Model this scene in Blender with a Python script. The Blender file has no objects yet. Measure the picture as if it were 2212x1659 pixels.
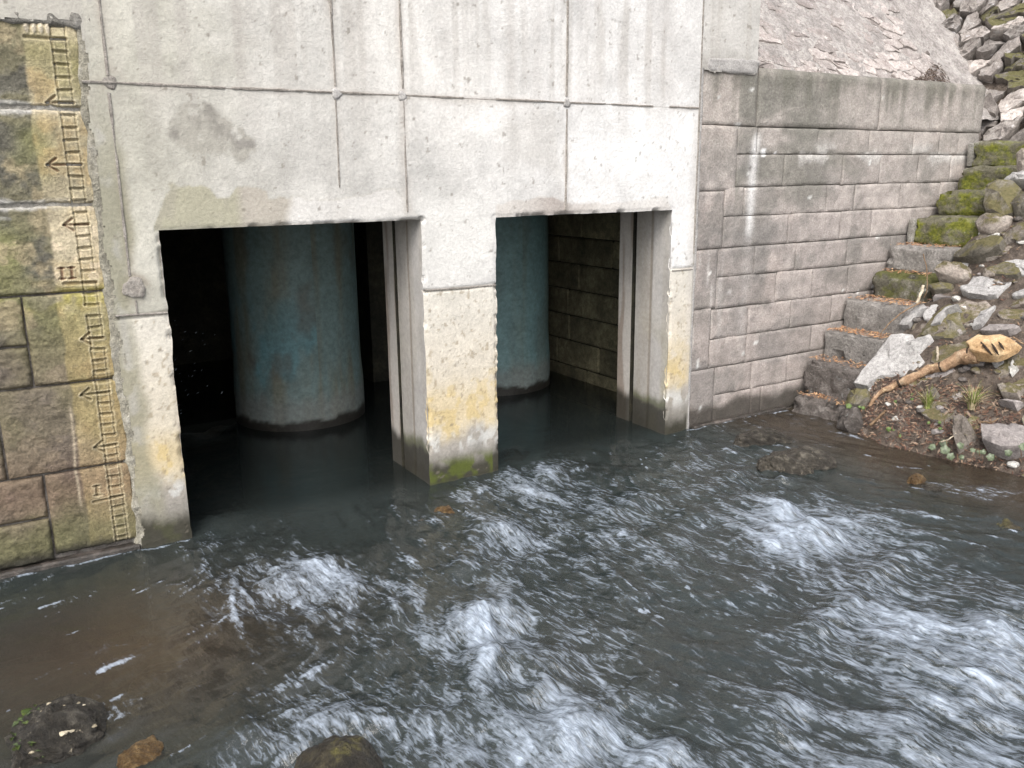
import bpy, bmesh, math, random
import numpy as np
from mathutils import Vector, Matrix

random.seed(7)
RNG = np.random.default_rng(11)
SC = bpy.context.scene
COL = SC.collection

# ------------------------------------------------------------------ camera
# metres; x along the sluice wall (to the right), y into the wall (face at y=0), z up, water at z=0
CAMPOS = np.array([-0.4322, -4.1636, 1.7198])
YAW, PITCH, ROLL, FPX = 0.55337, 0.24076, -0.01033, 1853.1
_f = np.array([math.sin(YAW)*math.cos(PITCH), math.cos(YAW)*math.cos(PITCH), -math.sin(PITCH)])
_r = np.array([math.cos(YAW), -math.sin(YAW), 0.0])
_u = np.cross(_r, _f)
RIGHT = _r*math.cos(ROLL) + _u*math.sin(ROLL)
UP = -_r*math.sin(ROLL) + _u*math.cos(ROLL)
cam_d = bpy.data.cameras.new('camera')
cam = bpy.data.objects.new('camera', cam_d)
COL.objects.link(cam)
M = Matrix(((RIGHT[0], UP[0], -_f[0], CAMPOS[0]), (RIGHT[1], UP[1], -_f[1], CAMPOS[1]),
            (RIGHT[2], UP[2], -_f[2], CAMPOS[2]), (0, 0, 0, 1)))
cam.matrix_world = M
cam_d.sensor_fit = 'HORIZONTAL'
cam_d.sensor_width = 36.0
cam_d.lens = FPX/2212.0*36.0
cam_d.clip_start = 0.05
cam_d.clip_end = 500
SC.camera = cam

# ------------------------------------------------------------------ sky, sun, exposure
SUN_DIR = Vector((-0.42, -0.52, 0.80)).normalized()      # towards the sun
world = bpy.data.worlds.new('World')
SC.world = world
world.use_nodes = True
wn, wl = world.node_tree.nodes, world.node_tree.links
wn.clear()
sky = wn.new('ShaderNodeTexSky')
sky.sky_type = 'NISHITA'
sky.sun_disc = False
sky.sun_elevation = math.asin(SUN_DIR.z)
sky.sun_rotation = math.atan2(SUN_DIR.x, SUN_DIR.y)
sky.air_density = 1.0
sky.dust_density = 4.0
hsv = wn.new('ShaderNodeHueSaturation')
hsv.inputs['Saturation'].default_value = 0.38
bg = wn.new('ShaderNodeBackground')
bg.inputs['Strength'].default_value = 0.15
wo = wn.new('ShaderNodeOutputWorld')
wl.new(sky.outputs[0], hsv.inputs['Color'])
wl.new(hsv.outputs[0], bg.inputs['Color'])
wl.new(bg.outputs[0], wo.inputs['Surface'])
sun_d = bpy.data.lights.new('sun', 'SUN')
sun_d.energy = 1.0
sun_d.angle = math.radians(35)
sun_d.color = (1.0, 0.95, 0.88)
sun = bpy.data.objects.new('sun', sun_d)
COL.objects.link(sun)
sun.rotation_euler = SUN_DIR.to_track_quat('Z', 'Y').to_euler()
SC.view_settings.view_transform = 'Standard'
SC.view_settings.look = 'None'
SC.view_settings.gamma = 1.0
SC.view_settings.use_curve_mapping = False
SC.view_settings.exposure = 1.04
SC.cycles.max_bounces = 8
SC.cycles.diffuse_bounces = 3
SC.cycles.glossy_bounces = 3
SC.cycles.transparent_max_bounces = 8
SC.cycles.use_denoising = True

# ------------------------------------------------------------------ measuring helpers
# a point of the photograph (2212 x 1659 measure) carried onto a real plane of the place
def ray(px, py):
    return ((px-1106.0)/FPX)*RIGHT - ((py-829.5)/FPX)*UP + _f
def on_plane(px, py, p0, n):
    d = ray(px, py); n = np.asarray(n, float)
    t = ((np.asarray(p0, float)-CAMPOS) @ n)/(d @ n)
    return CAMPOS + t*d
def on_wall(px, py):
    return on_plane(px, py, (0, 0, 0), (0, 1, 0))
def on_water(px, py):
    return on_plane(px, py, (0, 0, 0), (0, 0, 1))
def smooth(a, b, v):
    t = np.clip((v-a)/(b-a), 0, 1)
    return t*t*(3-2*t)

# ------------------------------------------------------------------ numpy noise
def _hash(ix, iy, s):
    h = (ix.astype(np.int64)*374761393 + iy.astype(np.int64)*668265263 + s*1274126177) & 0x7fffffff
    h = ((h ^ (h >> 13))*1274126177) & 0x7fffffff
    return ((h ^ (h >> 16)) & 0xffff)/65535.0
def vnoise(x, y, s=0):
    ix, iy = np.floor(x), np.floor(y)
    fx, fy = x-ix, y-iy
    ux, uy = fx*fx*fx*(fx*(fx*6-15)+10), fy*fy*fy*(fy*(fy*6-15)+10)
    a, b = _hash(ix, iy, s), _hash(ix+1, iy, s)
    c, d = _hash(ix, iy+1, s), _hash(ix+1, iy+1, s)
    return (a*(1-ux)+b*ux)*(1-uy) + (c*(1-ux)+d*ux)*uy
def fbm(x, y, o=4, s=0):
    x = np.asarray(x, float); y = np.asarray(y, float)
    v = 0; a = 0.5; n = 0
    for k in range(o):
        v = v + a*vnoise(x, y, s+k*17); n += a; a *= 0.5
        x = x*2.03+5.1; y = y*2.03+1.7
    return v/n
def inpoly(x, z, poly):
    inside = np.zeros(x.shape, bool)
    n = len(poly)
    for i in range(n):
        x0, y0 = poly[i]; x1, y1 = poly[(i+1) % n]
        c = ((y0 > z) != (y1 > z)) & (x < (x1-x0)*(z-y0)/((y1-y0) if y1 != y0 else 1e-9)+x0)
        inside ^= c
    return inside
def polymask(x, z, poly, soft=0.01, wob=0.02, wf=14, s=0):
    """soft inside mask of a polygon (wall metres) with a ragged edge"""
    xx = x+(fbm(x*wf, z*wf, 4, s)-.5)*wob*2; zz = z+(fbm(x*wf+31, z*wf+7, 4, s+3)-.5)*wob*2
    n = len(poly); d = np.full(x.shape, 1e9)
    for i in range(n):
        ax, ay = poly[i]; bx, by = poly[(i+1) % n]
        vx, vy = bx-ax, by-ay; L = vx*vx+vy*vy+1e-12
        t = np.clip(((xx-ax)*vx+(zz-ay)*vy)/L, 0, 1)
        d = np.minimum(d, np.hypot(xx-ax-t*vx, zz-ay-t*vy))
    sd = np.where(inpoly(xx, zz, poly), d, -d)
    return smooth(-soft, soft, sd)
def wallpoly(pts):
    return [tuple(on_wall(*p)[[0, 2]]) for p in pts]

# ------------------------------------------------------------------ object helpers
def tag(o, label=None, cat=None, group=None, kind=None):
    if label: o['label'] = label
    if cat: o['category'] = cat
    if group: o['group'] = group
    if kind: o['kind'] = kind
    return o
def empty(name, loc=(0, 0, 0)):
    o = bpy.data.objects.new(name, None); COL.objects.link(o); o.location = loc
    o.empty_display_size = 0.1
    return o
def mesh_obj(name, verts, faces, mat=None, parent=None, smooth_shade=False, colors=None):
    me = bpy.data.meshes.new(name)
    if isinstance(verts, np.ndarray): verts = verts.tolist()
    me.from_pydata(verts, [], faces); me.update()
    if smooth_shade: me.polygons.foreach_set('use_smooth', np.ones(len(me.polygons), bool))
    if colors is not None:
        at = me.color_attributes.new('Col', 'FLOAT_COLOR', 'POINT')
        c = np.ones((len(me.vertices), 4), np.float32); c[:, :3] = colors
        at.data.foreach_set('color', c.ravel())
    if mat: me.materials.append(mat)
    o = bpy.data.objects.new(name, me); COL.objects.link(o)
    if parent: put_under(o, parent)
    return o
def put_under(o, parent):
    o.parent = parent
    loc = Vector(parent.location)
    if parent.parent: loc = loc + Vector(parent.parent.location)
    o.matrix_parent_inverse = Matrix.Translation(-loc)
def grid_mesh(name, P, keep=None, mat=None, parent=None, colors=None, attrs=None):
    """P: (nz,nx,3) grid of points; keep: (nz-1,nx-1) bool"""
    nz, nx = P.shape[:2]
    i = np.arange(nz*nx).reshape(nz, nx)
    q = np.stack([i[:-1, :-1], i[:-1, 1:], i[1:, 1:], i[1:, :-1]], -1)
    q = q[keep] if keep is not None else q.reshape(-1, 4)
    used = np.zeros(nz*nx, bool); used[q.ravel()] = True
    remap = np.cumsum(used)-1
    q = remap[q]; V = P.reshape(-1, 3)[used]
    me = bpy.data.meshes.new(name)
    me.vertices.add(len(V)); me.vertices.foreach_set('co', V.astype(np.float32).ravel())
    me.loops.add(q.size); me.loops.foreach_set('vertex_index', q.astype(np.int32).ravel())
    me.polygons.add(len(q))
    me.polygons.foreach_set('loop_start', np.arange(0, q.size, 4, dtype=np.int32))
    me.polygons.foreach_set('loop_total', np.full(len(q), 4, np.int32))
    me.polygons.foreach_set('use_smooth', np.ones(len(q), bool))
    me.update(calc_edges=True)
    if colors is not None:
        at = me.color_attributes.new('Col', 'FLOAT_COLOR', 'POINT')
        c = np.ones((len(V), 4), np.float32); c[:, :3] = colors.reshape(-1, 3)[used]
        at.data.foreach_set('color', c.ravel())
    for k, v in (attrs or {}).items():
        a = me.attributes.new(k, 'FLOAT', 'POINT')
        a.data.foreach_set('value', v.reshape(-1)[used].astype(np.float32))
    if mat: me.materials.append(mat)
    o = bpy.data.objects.new(name, me); COL.objects.link(o)
    if parent: put_under(o, parent)
    return o

# ------------------------------------------------------------------ materials
class NT:
    def __init__(s, name):
        s.m = bpy.data.materials.new(name); s.m.use_nodes = True
        s.n, s.l = s.m.node_tree.nodes, s.m.node_tree.links
        s.n.clear()
        s.out = s.n.new('ShaderNodeOutputMaterial')
    def new(s, t, **kw):
        n = s.n.new(t)
        for k, v in kw.items(): setattr(n, k, v)
        return n
    def link(s, a, b): s.l.new(a, b)
    def noise(s, vec, scale, detail=5, rough=0.6, dist=0.0):
        n = s.new('ShaderNodeTexNoise'); n.inputs['Scale'].default_value = scale
        n.inputs['Detail'].default_value = detail; n.inputs['Roughness'].default_value = rough
        n.inputs['Distortion'].default_value = dist
        if vec is not None: s.link(vec, n.inputs['Vector'])
        return n.outputs['Fac']
    def ramp(s, v, stops):
        r = s.new('ShaderNodeValToRGB'); el = r.color_ramp.elements
        while len(el) < len(stops): el.new(0.5)
        for e, (p, c) in zip(el, stops):
            e.position = p; e.color = (*c, 1) if len(c) == 3 else c
        s.link(v, r.inputs[0]); return r.outputs['Color']
    def mapr(s, v, a, b, c, d):
        r = s.new('ShaderNodeMapRange'); s.link(v, r.inputs[0])
        for k, x in zip((1, 2, 3, 4), (a, b, c, d)): r.inputs[k].default_value = x
        return r.outputs[0]
    def mix(s, f, a, b, mode='MIX'):
        m = s.new('ShaderNodeMix', data_type='RGBA', blend_type=mode)
        for sock, v in ((m.inputs[0], f), (m.inputs[6], a), (m.inputs[7], b)):
            if hasattr(v, 'default_value') and not isinstance(v, (int, float, tuple)): s.link(v, sock)
            elif isinstance(v, (int, float)): sock.default_value = v
            else: sock.default_value = (*v, 1)
        return m.outputs[2]
    def math(s, op, a, b=0.0):
        m = s.new('ShaderNodeMath', operation=op)
        for sock, v in ((m.inputs[0], a), (m.inputs[1], b)):
            if isinstance(v, (int, float)): sock.default_value = v
            else: s.link(v, sock)
        return m.outputs[0]
    def bump(s, h, strength, dist, normal=None):
        b = s.new('ShaderNodeBump'); b.inputs['Strength'].default_value = strength
        b.inputs['Distance'].default_value = dist; s.link(h, b.inputs['Height'])
        if normal is not None: s.link(normal, b.inputs['Normal'])
        return b.outputs[0]
    def attr(s, name):
        a = s.new('ShaderNodeAttribute'); a.attribute_name = name; return a
    def principled(s, color, rough, normal=None, spec=0.35):
        p = s.new('ShaderNodeBsdfPrincipled')
        for k, v in (('Base Color', color), ('Roughness', rough)):
            if isinstance(v, (int, float)): p.inputs[k].default_value = v
            elif isinstance(v, tuple): p.inputs[k].default_value = (*v, 1)
            else: s.link(v, p.inputs[k])
        p.inputs['Specular IOR Level'].default_value = spec
        if normal is not None: s.link(normal, p.inputs['Normal'])
        s.link(p.outputs[0], s.out.inputs['Surface']); return p
    def pos(s):
        return s.new('ShaderNodeNewGeometry').outputs['Position']
    def scaled(s, vec, sx, sy, sz):
        m = s.new('ShaderNodeMapping'); m.inputs['Scale'].default_value = (sx, sy, sz)
        s.link(vec, m.inputs['Vector']); return m.outputs[0]

def mat_painted(name, rough=0.85, fine=60, bump=0.6, dist=0.006, var=0.25, coarse=9, wetz=None):
    """colour comes from the mesh's own colour layer (stain, lichen, algae), broken up by fine noise"""
    t = NT(name); g = t.pos()
    c = t.attr('Col').outputs['Color']
    n1 = t.noise(g, fine, 6, 0.7); n2 = t.noise(g, coarse, 5, 0.65); n3 = t.noise(g, fine*3.4, 3, 0.7)
    v = t.mapr(n1, 0.3, 0.72, 1-var, 1+var*0.8)
    v2 = t.mapr(n2, 0.3, 0.7, 1-var*0.45, 1+var*0.35)
    m = t.math('MULTIPLY', v, v2)
    cc = t.new('ShaderNodeVectorMath', operation='SCALE'); t.link(c, cc.inputs[0]); t.link(m, cc.inputs['Scale'])
    col = cc.outputs[0]
    pit = t.mapr(n3, 0.60, 0.74, 0.0, 1.0)
    col = t.mix(t.math('MULTIPLY', pit, 0.30), col, (0.10, 0.085, 0.065))
    n4 = t.noise(g, fine*.42, 5, 0.72)
    flake = t.mapr(n4, .56, .66, 0, 1)
    h = t.math('SUBTRACT', t.math('ADD', t.math('ADD', n1, t.math('MULTIPLY', n2, 1.1)), t.math('MULTIPLY', n4, 1.5)), t.math('MULTIPLY', pit, 0.5))
    col = t.mix(t.math('MULTIPLY', flake, var*.55), col, (0.12, 0.105, 0.085))
    r = rough
    if wetz is not None:
        z = t.new('ShaderNodeSeparateXYZ'); t.link(g, z.inputs[0])
        r = t.mapr(t.math('ADD', z.outputs[2], t.math('MULTIPLY', n2, 0.08)), wetz-0.02, wetz+0.06, 0.38, rough)
    t.principled(col, r, t.bump(h, bump, dist))
    return t.m

def mat_stone(name, cols, moss=None, moss_amt=0.0, rough=0.88, scale=7.0, bump=0.7, dist=0.012, pale=None, pale_amt=0.0, rand=0.30, wet=False, moss_up=0.25):
    t = NT(name)
    oi = t.new('ShaderNodeObjectInfo'); g = t.pos()
    ad = t.new('ShaderNodeVectorMath', operation='ADD'); t.link(g, ad.inputs[0])
    cmb = t.new('ShaderNodeCombineXYZ')
    rm = t.math('MULTIPLY', oi.outputs['Random'], 31.0)
    t.link(rm, cmb.inputs[0]); t.link(rm, cmb.inputs[2]); t.link(cmb.outputs[0], ad.inputs[1])
    vec = ad.outputs[0]
    n1 = t.noise(vec, scale, 7, 0.68); n2 = t.noise(vec, scale*6, 5, 0.7); n3 = t.noise(vec, scale*0.45, 4, 0.6)
    col = t.ramp(n1, [(0.30, cols[0]), (0.52, cols[1]), (0.72, cols[2])])
    k = t.mapr(oi.outputs['Random'], 0, 1, 1-rand, 1+rand)
    n5 = t.noise(vec, scale*19, 3, 0.7)
    k2 = t.math('MULTIPLY', t.mapr(n2, 0.3, 0.72, 0.60, 1.30), t.mapr(n5, .3, .7, .74, 1.2))
    s = t.new('ShaderNodeVectorMath', operation='SCALE'); t.link(col, s.inputs[0]); t.link(t.math('MULTIPLY', k, k2), s.inputs['Scale'])
    col = s.outputs[0]
    if pale:
        f = t.mapr(t.noise(vec, scale*1.7, 6, 0.75), 0.62-pale_amt*0.3, 0.68-pale_amt*0.3, 0, 0.85)
        col = t.mix(f, col, pale)
    if moss:
        nz = t.new('ShaderNodeSeparateXYZ'); t.link(t.new('ShaderNodeNewGeometry').outputs['Normal'], nz.inputs[0])
        f = t.math('ADD', t.noise(vec, scale*0.7, 6, 0.72), t.math('MULTIPLY', nz.outputs[2], moss_up))
        f = t.mapr(f, 0.64-moss_amt*0.5, 0.76-moss_amt*0.5, 0, 0.95)
        mc = t.ramp(n2, [(0.3, moss[0]), (0.7, moss[1])])
        col = t.mix(f, col, mc)
    h = t.math('ADD', t.math('ADD', t.math('MULTIPLY', n1, 1.2), t.math('MULTIPLY', n2, 0.8)), t.math('MULTIPLY', n5, .25))
    t.principled(col, 0.3 if wet else rough, t.bump(h, bump, dist), spec=0.5 if wet else 0.3)
    return t.m

MAT = {}
MAT['concrete'] = mat_painted('weathered_concrete', 0.88, 60, 0.55, 0.006, 0.17, 7, wetz=0.06)
MAT['pier'] = mat_painted('algae_sandstone', 0.9, 75, 0.9, 0.007, 0.38, 11, wetz=0.05)
MAT['block'] = mat_painted('gritty_block', 0.92, 85, 0.8, 0.007, 0.36, 12, wetz=0.05)
MAT['jamb'] = mat_painted('jamb_concrete', 0.75, 40, 0.35, 0.004, 0.18, 8, wetz=0.1)
MAT['column'] = mat_painted('teal_paint', 0.6, 30, 0.3, 0.004, 0.30, 6, wetz=0.06)
MAT['mortar'] = mat_stone('grey_mortar', [(0.19, 0.18, 0.155), (0.31, 0.295, 0.265), (0.44, 0.425, 0.39)], scale=11, bump=1.0, dist=0.02)
MAT['fillet'] = mat_stone('damp_mortar', [(0.20, 0.19, 0.15), (0.33, 0.31, 0.25), (0.46, 0.44, 0.39)], scale=9, bump=1.0, dist=.015)
MAT['seam'] = mat_stone('seam_grout', [(0.20, 0.18, 0.16), (0.31, 0.285, 0.255), (0.44, 0.41, 0.375)], scale=16, bump=0.8, rand=0.1)
MAT['joint'] = mat_stone('joint_mortar', [(0.08, 0.07, 0.062), (0.16, 0.145, 0.13), (0.26, 0.24, 0.22)], scale=16, bump=0.8, rand=0.1)
MAT['plug'] = mat_stone('plug_mortar', [(0.30, 0.29, 0.28), (0.40, 0.385, 0.37), (0.47, 0.45, 0.43)], scale=20, bump=0.4, rand=0.1)
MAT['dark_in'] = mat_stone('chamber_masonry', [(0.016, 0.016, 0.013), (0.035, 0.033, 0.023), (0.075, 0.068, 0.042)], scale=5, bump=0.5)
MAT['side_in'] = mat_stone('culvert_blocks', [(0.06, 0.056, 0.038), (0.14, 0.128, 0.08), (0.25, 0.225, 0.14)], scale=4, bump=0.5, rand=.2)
MAT['rubble'] = mat_stone('pinkish_rubble', [(0.24, 0.205, 0.19), (0.37, 0.33, 0.31), (0.50, 0.46, 0.435)], scale=9, rand=0.28, pale=(0.55, 0.52, 0.49), pale_amt=0.15)
MAT['slope'] = mat_stone('slope_mortar', [(0.26, 0.235, 0.22), (0.40, 0.37, 0.35), (0.54, 0.51, 0.48)], scale=5, bump=1.0, dist=0.03, rand=0.0)
MAT['drystone'] = mat_stone('field_stone', [(0.20, 0.175, 0.16), (0.36, 0.325, 0.30), (0.50, 0.47, 0.445)], scale=8, rand=0.45, pale=(0.44, 0.43, 0.43), pale_amt=0.1, moss=((0.06, 0.065, 0.015), (0.16, 0.15, 0.05)), moss_amt=-0.06, moss_up=0.08)
MAT['drystone_moss'] = mat_stone('mossy_field_stone', [(0.12, 0.105, 0.09), (0.20, 0.18, 0.16), (0.30, 0.27, 0.24)], scale=8, rand=0.2, moss=((0.06, 0.058, 0.02), (0.135, 0.125, 0.055)), moss_amt=0.28)
MAT['soil'] = mat_stone('bank_soil', [(0.06, 0.047, 0.038), (0.15, 0.12, 0.098), (0.29, 0.24, 0.20)], scale=14, bump=1.0, dist=0.03, rand=0.0, pale=(0.17, 0.13, 0.095), pale_amt=0.12)
MAT['step_conc'] = mat_stone('step_concrete', [(0.16, 0.15, 0.138), (0.27, 0.253, 0.235), (0.39, 0.367, 0.345)], scale=9, bump=1.0, dist=.016, rand=0.12)
MAT['step_dark'] = mat_stone('dark_step_stone', [(0.09, 0.078, 0.07), (0.17, 0.15, 0.137), (0.30, 0.275, 0.255)], scale=10, bump=1.0, dist=0.025, rand=0.15, pale=(0.27, 0.27, 0.26), pale_amt=0.12)
MAT['step_moss'] = mat_stone('mossy_step', [(0.08, 0.075, 0.05), (0.14, 0.13, 0.09), (0.24, 0.23, 0.18)], scale=6, bump=1.0, dist=0.02, rand=0.12, moss=((0.055, 0.072, 0.010), (0.24, 0.245, 0.035)), moss_amt=0.40, pale=(0.33, 0.33, 0.26), pale_amt=0.06, moss_up=-.12)
MAT['step_lichen'] = mat_stone('lichened_step', [(0.07, 0.065, 0.05), (0.13, 0.12, 0.09), (0.25, 0.24, 0.2)], scale=8, bump=1.0, dist=0.02, rand=0.1, moss=((0.06, 0.065, 0.02), (0.13, 0.13, 0.04)), moss_amt=0.25, pale=(0.36, 0.36, 0.32), pale_amt=0.2)
MAT['boulder_moss'] = mat_stone('ochre_mossy_boulder', [(0.12, 0.11, 0.09), (0.21, 0.19, 0.155), (0.30, 0.275, 0.235)], scale=7, bump=0.9, dist=0.02, rand=0.2, moss=((0.085, 0.078, 0.032), (0.175, 0.152, 0.075)), moss_amt=0.20)
MAT['slab_pale'] = mat_stone('pale_slab', [(0.25, 0.24, 0.235), (0.36, 0.35, 0.34), (0.46, 0.45, 0.44)], scale=8, bump=0.5, rand=0.12)
MAT['slab_pink'] = mat_stone('pinkish_slab', [(0.19, 0.17, 0.165), (0.27, 0.245, 0.235), (0.35, 0.32, 0.305)], scale=8, bump=0.6, rand=0.15)
MAT['bank_stone'] = mat_stone('bank_stone', [(0.15, 0.125, 0.105), (0.27, 0.235, 0.205), (0.38, 0.345, 0.305)], scale=9, bump=0.9, dist=0.015, rand=0.35, moss=((0.07, 0.065, 0.025), (0.15, 0.125, 0.06)), moss_amt=0.06)
MAT['pebble'] = mat_stone('pale_pebble', [(0.35, 0.34, 0.32), (0.48, 0.47, 0.44), (0.6, 0.58, 0.55)], scale=10, bump=0.4, rand=0.25)
MAT['river_rock'] = mat_stone('wet_river_rock', [(0.015, 0.013, 0.010), (0.055, 0.048, 0.038), (0.20, 0.18, 0.145)], scale=20, bump=1.0, dist=0.02, rand=0.2, wet=True, pale=(0.42, 0.37, 0.28), pale_amt=0.02)
MAT['river_rock_gold'] = mat_stone('golden_wet_rock', [(0.05, 0.028, 0.012), (0.13, 0.078, 0.032), (0.33, 0.23, 0.11)], scale=24, bump=1.0, dist=0.02, rand=0.1, wet=True)
MAT['river_rock_moss'] = mat_stone('weedy_wet_rock', [(0.012, 0.010, 0.008), (0.04, 0.033, 0.022), (0.13, 0.11, 0.06)], scale=15, bump=1.0, dist=0.02, rand=0.1, wet=True, moss=((0.055, 0.05, 0.012), (0.17, 0.15, 0.05)), moss_amt=-.08, moss_up=0.16)
MAT['shell'] = mat_stone('cream_flake', [(0.26, 0.22, 0.15), (0.40, 0.35, 0.25), (0.52, 0.47, 0.37)], scale=30, bump=0.3, rand=0.1, wet=True)
MAT['weed'] = mat_stone('green_weed', [(0.015, 0.028, 0.005), (0.04, 0.065, 0.01), (0.12, 0.15, 0.03)], scale=16, bump=0.6, rand=0.2, wet=True)
MAT['bed'] = mat_stone('river_bed', [(0.03, 0.022, 0.015), (0.085, 0.06, 0.038), (0.17, 0.12, 0.07)], scale=3.5, bump=1.0, dist=0.03, rand=0.0)
MAT['ledge'] = mat_stone('waterline_ledge', [(0.02, 0.018, 0.016), (0.055, 0.047, 0.04), (0.17, 0.145, 0.13)], scale=14, bump=0.8, rand=0.1, wet=True)
MAT['wood'] = mat_stone('peeled_wood', [(0.12, 0.07, 0.04), (0.38, 0.25, 0.155), (0.58, 0.45, 0.32)], scale=15, bump=0.5, dist=0.006, rand=0.05, pale=(0.62, 0.47, 0.29), pale_amt=0.1)
MAT['wood_pale'] = mat_stone('split_wood', [(0.24, 0.135, 0.06), (0.48, 0.325, 0.175), (0.62, 0.48, 0.30)], scale=11, bump=0.5, dist=0.006, rand=0.05)
MAT['bark'] = mat_stone('bark_dark', [(0.02, 0.014, 0.01), (0.04, 0.028, 0.02), (0.07, 0.05, 0.035)], scale=20, bump=0.8, rand=0.1)
MAT['twig'] = mat_stone('dry_twig', [(0.14, 0.085, 0.05), (0.25, 0.165, 0.10), (0.36, 0.26, 0.17)], scale=20, bump=0.4, rand=0.4)
MAT['twig_pale'] = mat_stone('bleached_twig', [(0.36, 0.30, 0.22), (0.5, 0.43, 0.33), (0.6, 0.53, 0.43)], scale=20, bump=0.4, rand=0.2)
MAT['steel'] = mat_painted('steel_channel', 0.5, 45, 0.2, 0.003, 0.15, 9)

def mat_leafy(name, a, b, rough=0.6):
    t = NT(name); oi = t.new('ShaderNodeObjectInfo'); g = t.pos()
    n = t.noise(g, 60, 3, 0.6)
    c = t.ramp(n, [(0.3, a), (0.7, b)])
    p = t.principled(c, rough)
    return t.m
MAT['grass'] = mat_leafy('grass_blade', (0.10, 0.14, 0.025), (0.30, 0.34, 0.10))
MAT['straw'] = mat_leafy('straw_blade', (0.36, 0.29, 0.17), (0.56, 0.48, 0.32))
MAT['ivy'] = mat_leafy('ivy_leaf', (0.06, 0.08, 0.045), (0.16, 0.19, 0.12), 0.4)
MAT['weedleaf'] = mat_leafy('weed_leaf', (0.05, 0.085, 0.018), (0.12, 0.17, 0.05), 0.5)
def mat_litter():
    t = NT('leaf_litter')
    c = t.attr('Col').outputs['Color']; t.principled(c, 0.85); return t.m
MAT['litter'] = mat_litter()

# ================================================================== CONCRETE SLUICE WALL
WATER = 0.0
OP = [(0.281, 1.588, -0.6, 1.485), (2.041, 3.348, -0.6, 1.487)]      # the two openings x0,x1,z0,z1
JOINT_Z = 1.112
sluice = tag(empty('sluice_wall', (1.8, 0.3, -0.5)),
             'tall pale concrete wall with two square openings and a pillar between them', 'wall')

def lerp3(c, col, f):
    return c*(1-f[..., None]) + np.array(col)*f[..., None]

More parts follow.
